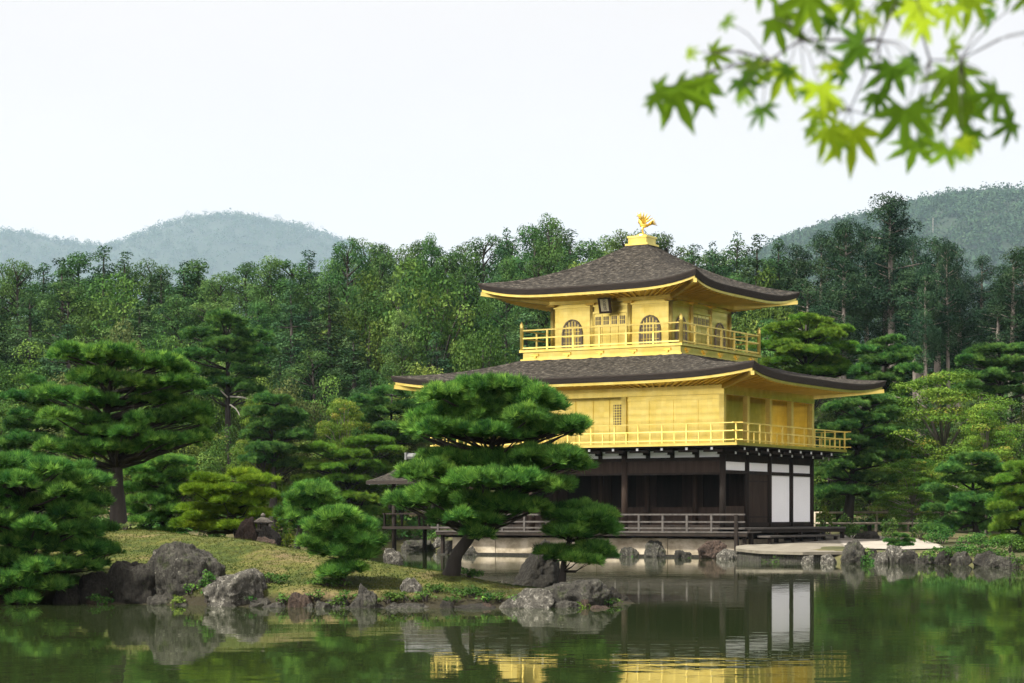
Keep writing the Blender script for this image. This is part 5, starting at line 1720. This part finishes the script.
# ------------------------------------------------------------------ maple spray overhead, close to the camera
def maple_leaf():
    """seven pointed palmate leaf about 1 wide, stalk at the origin"""
    lobes = [(-118, .42), (-78, .72), (-38, .92), (0, 1.0), (38, .92), (78, .72), (118, .42)]
    pts = [(0, 0)]
    for i, (a, r) in enumerate(lobes):
        a_ = R(a)
        if i:
            am = R((a + lobes[i - 1][0]) / 2); pts.append((.31 * math.sin(am), .31 * math.cos(am)))
        for da, k in ((-11, .60), (0, 1.0), (11, .60)):
            pts.append((r * k * math.sin(a_ + R(da)), r * k * math.cos(a_ + R(da))))
    return np.array(pts) * .56


ML = maple_leaf()
LV = [(683, 110, 92, 205, .35), (668, 100, 60, 245, .3), (722, 58, 46, 250, .5), (706, 88, 46, 200, .4), (748, 90, 50, 215, .1), (762, 118, 50, 175, .05), (778, 84, 74, 160, .75), (760, 76, 50, 235, .35), (790, 30, 78, 240, .35), (815, 18, 84, 200, .45), (840, 8, 60, 120, .3),
      (846, 46, 66, 100, .05), (832, 68, 54, 80, .05), (866, 26, 44, 150, .8), (862, 60, 44, 190, .2), (888, 86, 72, 170, .08), (906, 70, 48, 140, .05), (822, 98, 66, 185, .8), (824, 124, 58, 200, .7), (852, 152, 84, 180, .85), (834, 146, 62, 205, .7), (905, 132, 90, 185, .25), (912, 156, 72, 175, .3),
      (938, 158, 70, 160, .35), (954, 92, 84, 185, .35), (962, 118, 78, 195, .3), (985, 106, 66, 140, .12), (1002, 130, 54, 120, .1), (922, 20, 76, 190, .95), (948, 20, 54, 160, .8), (968, 14, 66, 170, .7), (986, 24, 50, 140, .1), (896, 12, 50, 210, .4), (800, -8, 70, 150, .3), (770, -6, 60, 220, .4), (860, -10, 66, 170, .5),
      (905, -12, 66, 190, .4), (945, -12, 60, 160, .3), (1000, -6, 56, 140, .3), (1020, 4, 50, 150, .4), (884, 104, 46, 210, .05), (970, 142, 46, 160, .1), (930, 128, 46, 200, .3), (730, 24, 30, 230, .4)]
_rm = random.Random(4)
for _i in range(34):                                            # smaller leaves among the large ones
    b_ = _rm.choice(LV[:40])
    LV.append((b_[0] + _rm.gauss(0, 22), min(b_[1] + _rm.gauss(0, 14), 150), b_[2] * _rm.uniform(.45, .75), 180 + _rm.gauss(0, 45), min(1, max(0, b_[4] + _rm.gauss(.1, .25)))))
Vs, Fs_, Ts = [], [], []
r5 = np.random.default_rng(11)
orig = Vector((xat(930, 1.9), 1.9, CAMZ + (HOR + 90) / F * 1.9))
tw = MB()
JO = [(930, -90), (880, 40), (905, -20), (800, 40), (770, 60), (930, 60), (960, 60), (850, 110)]
n0 = 0
for (px, py, sz, ang, tn) in LV:
    Y = 1.9 + r5.normal(0, .10)
    s_ = sz / PXM(Y) * .98
    c = Vector(at(px, py, Y))
    rot = Matrix.Rotation(R(-ang), 3, 'Y')                      # turn within the picture plane
    curl = r5.uniform(.05, .5)
    tilt = Matrix.Rotation(r5.normal(0, .42), 3, 'X') @ Matrix.Rotation(r5.normal(0, .38), 3, 'Z')
    pts = []
    for u, v in ML:
        p = Vector((u, curl * (u * u + v * v) + .10 * math.sin(9 * u + ang) * v, v - .25)) * s_ / .9
        pts.append(c + tilt @ (rot @ p))
    Vs += [tuple(p - orig) for p in pts]
    cen_i = n0
    k = len(pts)
    for i in range(1, k - 1): Fs_.append((n0, n0 + i, n0 + i + 1))
    Ts += [float(np.clip(tn + r5.normal(0, .04), 0, 1))] * k
    n0 += k
    # petiole towards the nearest twig knot
    j = min(JO, key=lambda q_: math.hypot(q_[0] - px, q_[1] - (py - 30)))
    a_ = Vector(at(j[0], j[1], 1.9)); b_ = pts[0]
    tw.tube([a_ - orig, (a_.lerp(b_, .5) + Vector((0, 0, .006))) - orig, b_ - orig], [.0006, .0005, .0004], 5)
for pl in ([(930, -90), (905, -20), (880, 40), (850, 110)], [(880, 40), (800, 40), (770, 60)], [(905, -20), (930, 60), (960, 60)]):
    tw.tube([Vector(at(p_[0], p_[1], 1.9)) - orig for p_ in pl], [.0014 - .00025 * i for i in range(len(pl))], 6)
tw.tube([Vector(at(930, -90, 1.9)) - orig, Vector((.55, 1.75, 2.35)) - orig, Vector((.9, 1.5, 2.6)) - orig, Vector((1.6, 1.0, 2.7)) - orig], [.003, .006, .012, .03], 7)
tw.tube([Vector((1.6, 1.0, 2.7)) - orig, Vector((1.75, .9, 1.6)) - orig, Vector((1.8, .8, .2)) - orig], [.05, .09, .12], 9)
mp_ = empty('maple_branch', orig, 'blurred bright green maple spray hanging into the sky close by', 'branch')
V = np.array(Vs)
link('foliage', np_mesh('foliage', V, np.array(Fs_), M['maple_near'], False, Ts), mp_)
tw.build('twig', M['bark'], mp_, True)

# ------------------------------------------------------------------ haze over the valley
hz_m, t, o = new_mat('haze')
pv = nd(t, 'ShaderNodeVolumePrincipled', ins={'Density': .000056, 'Color': (.58, .78, 1.0, 1), 'Anisotropy': 0.0})
t.links.new(pv.outputs[0], o.inputs['Volume'])
hb = MB().box(-6800, 6800, -80, 10800, -9, 1400).build('haze', hz_m)
tag(hb, kind='stuff')
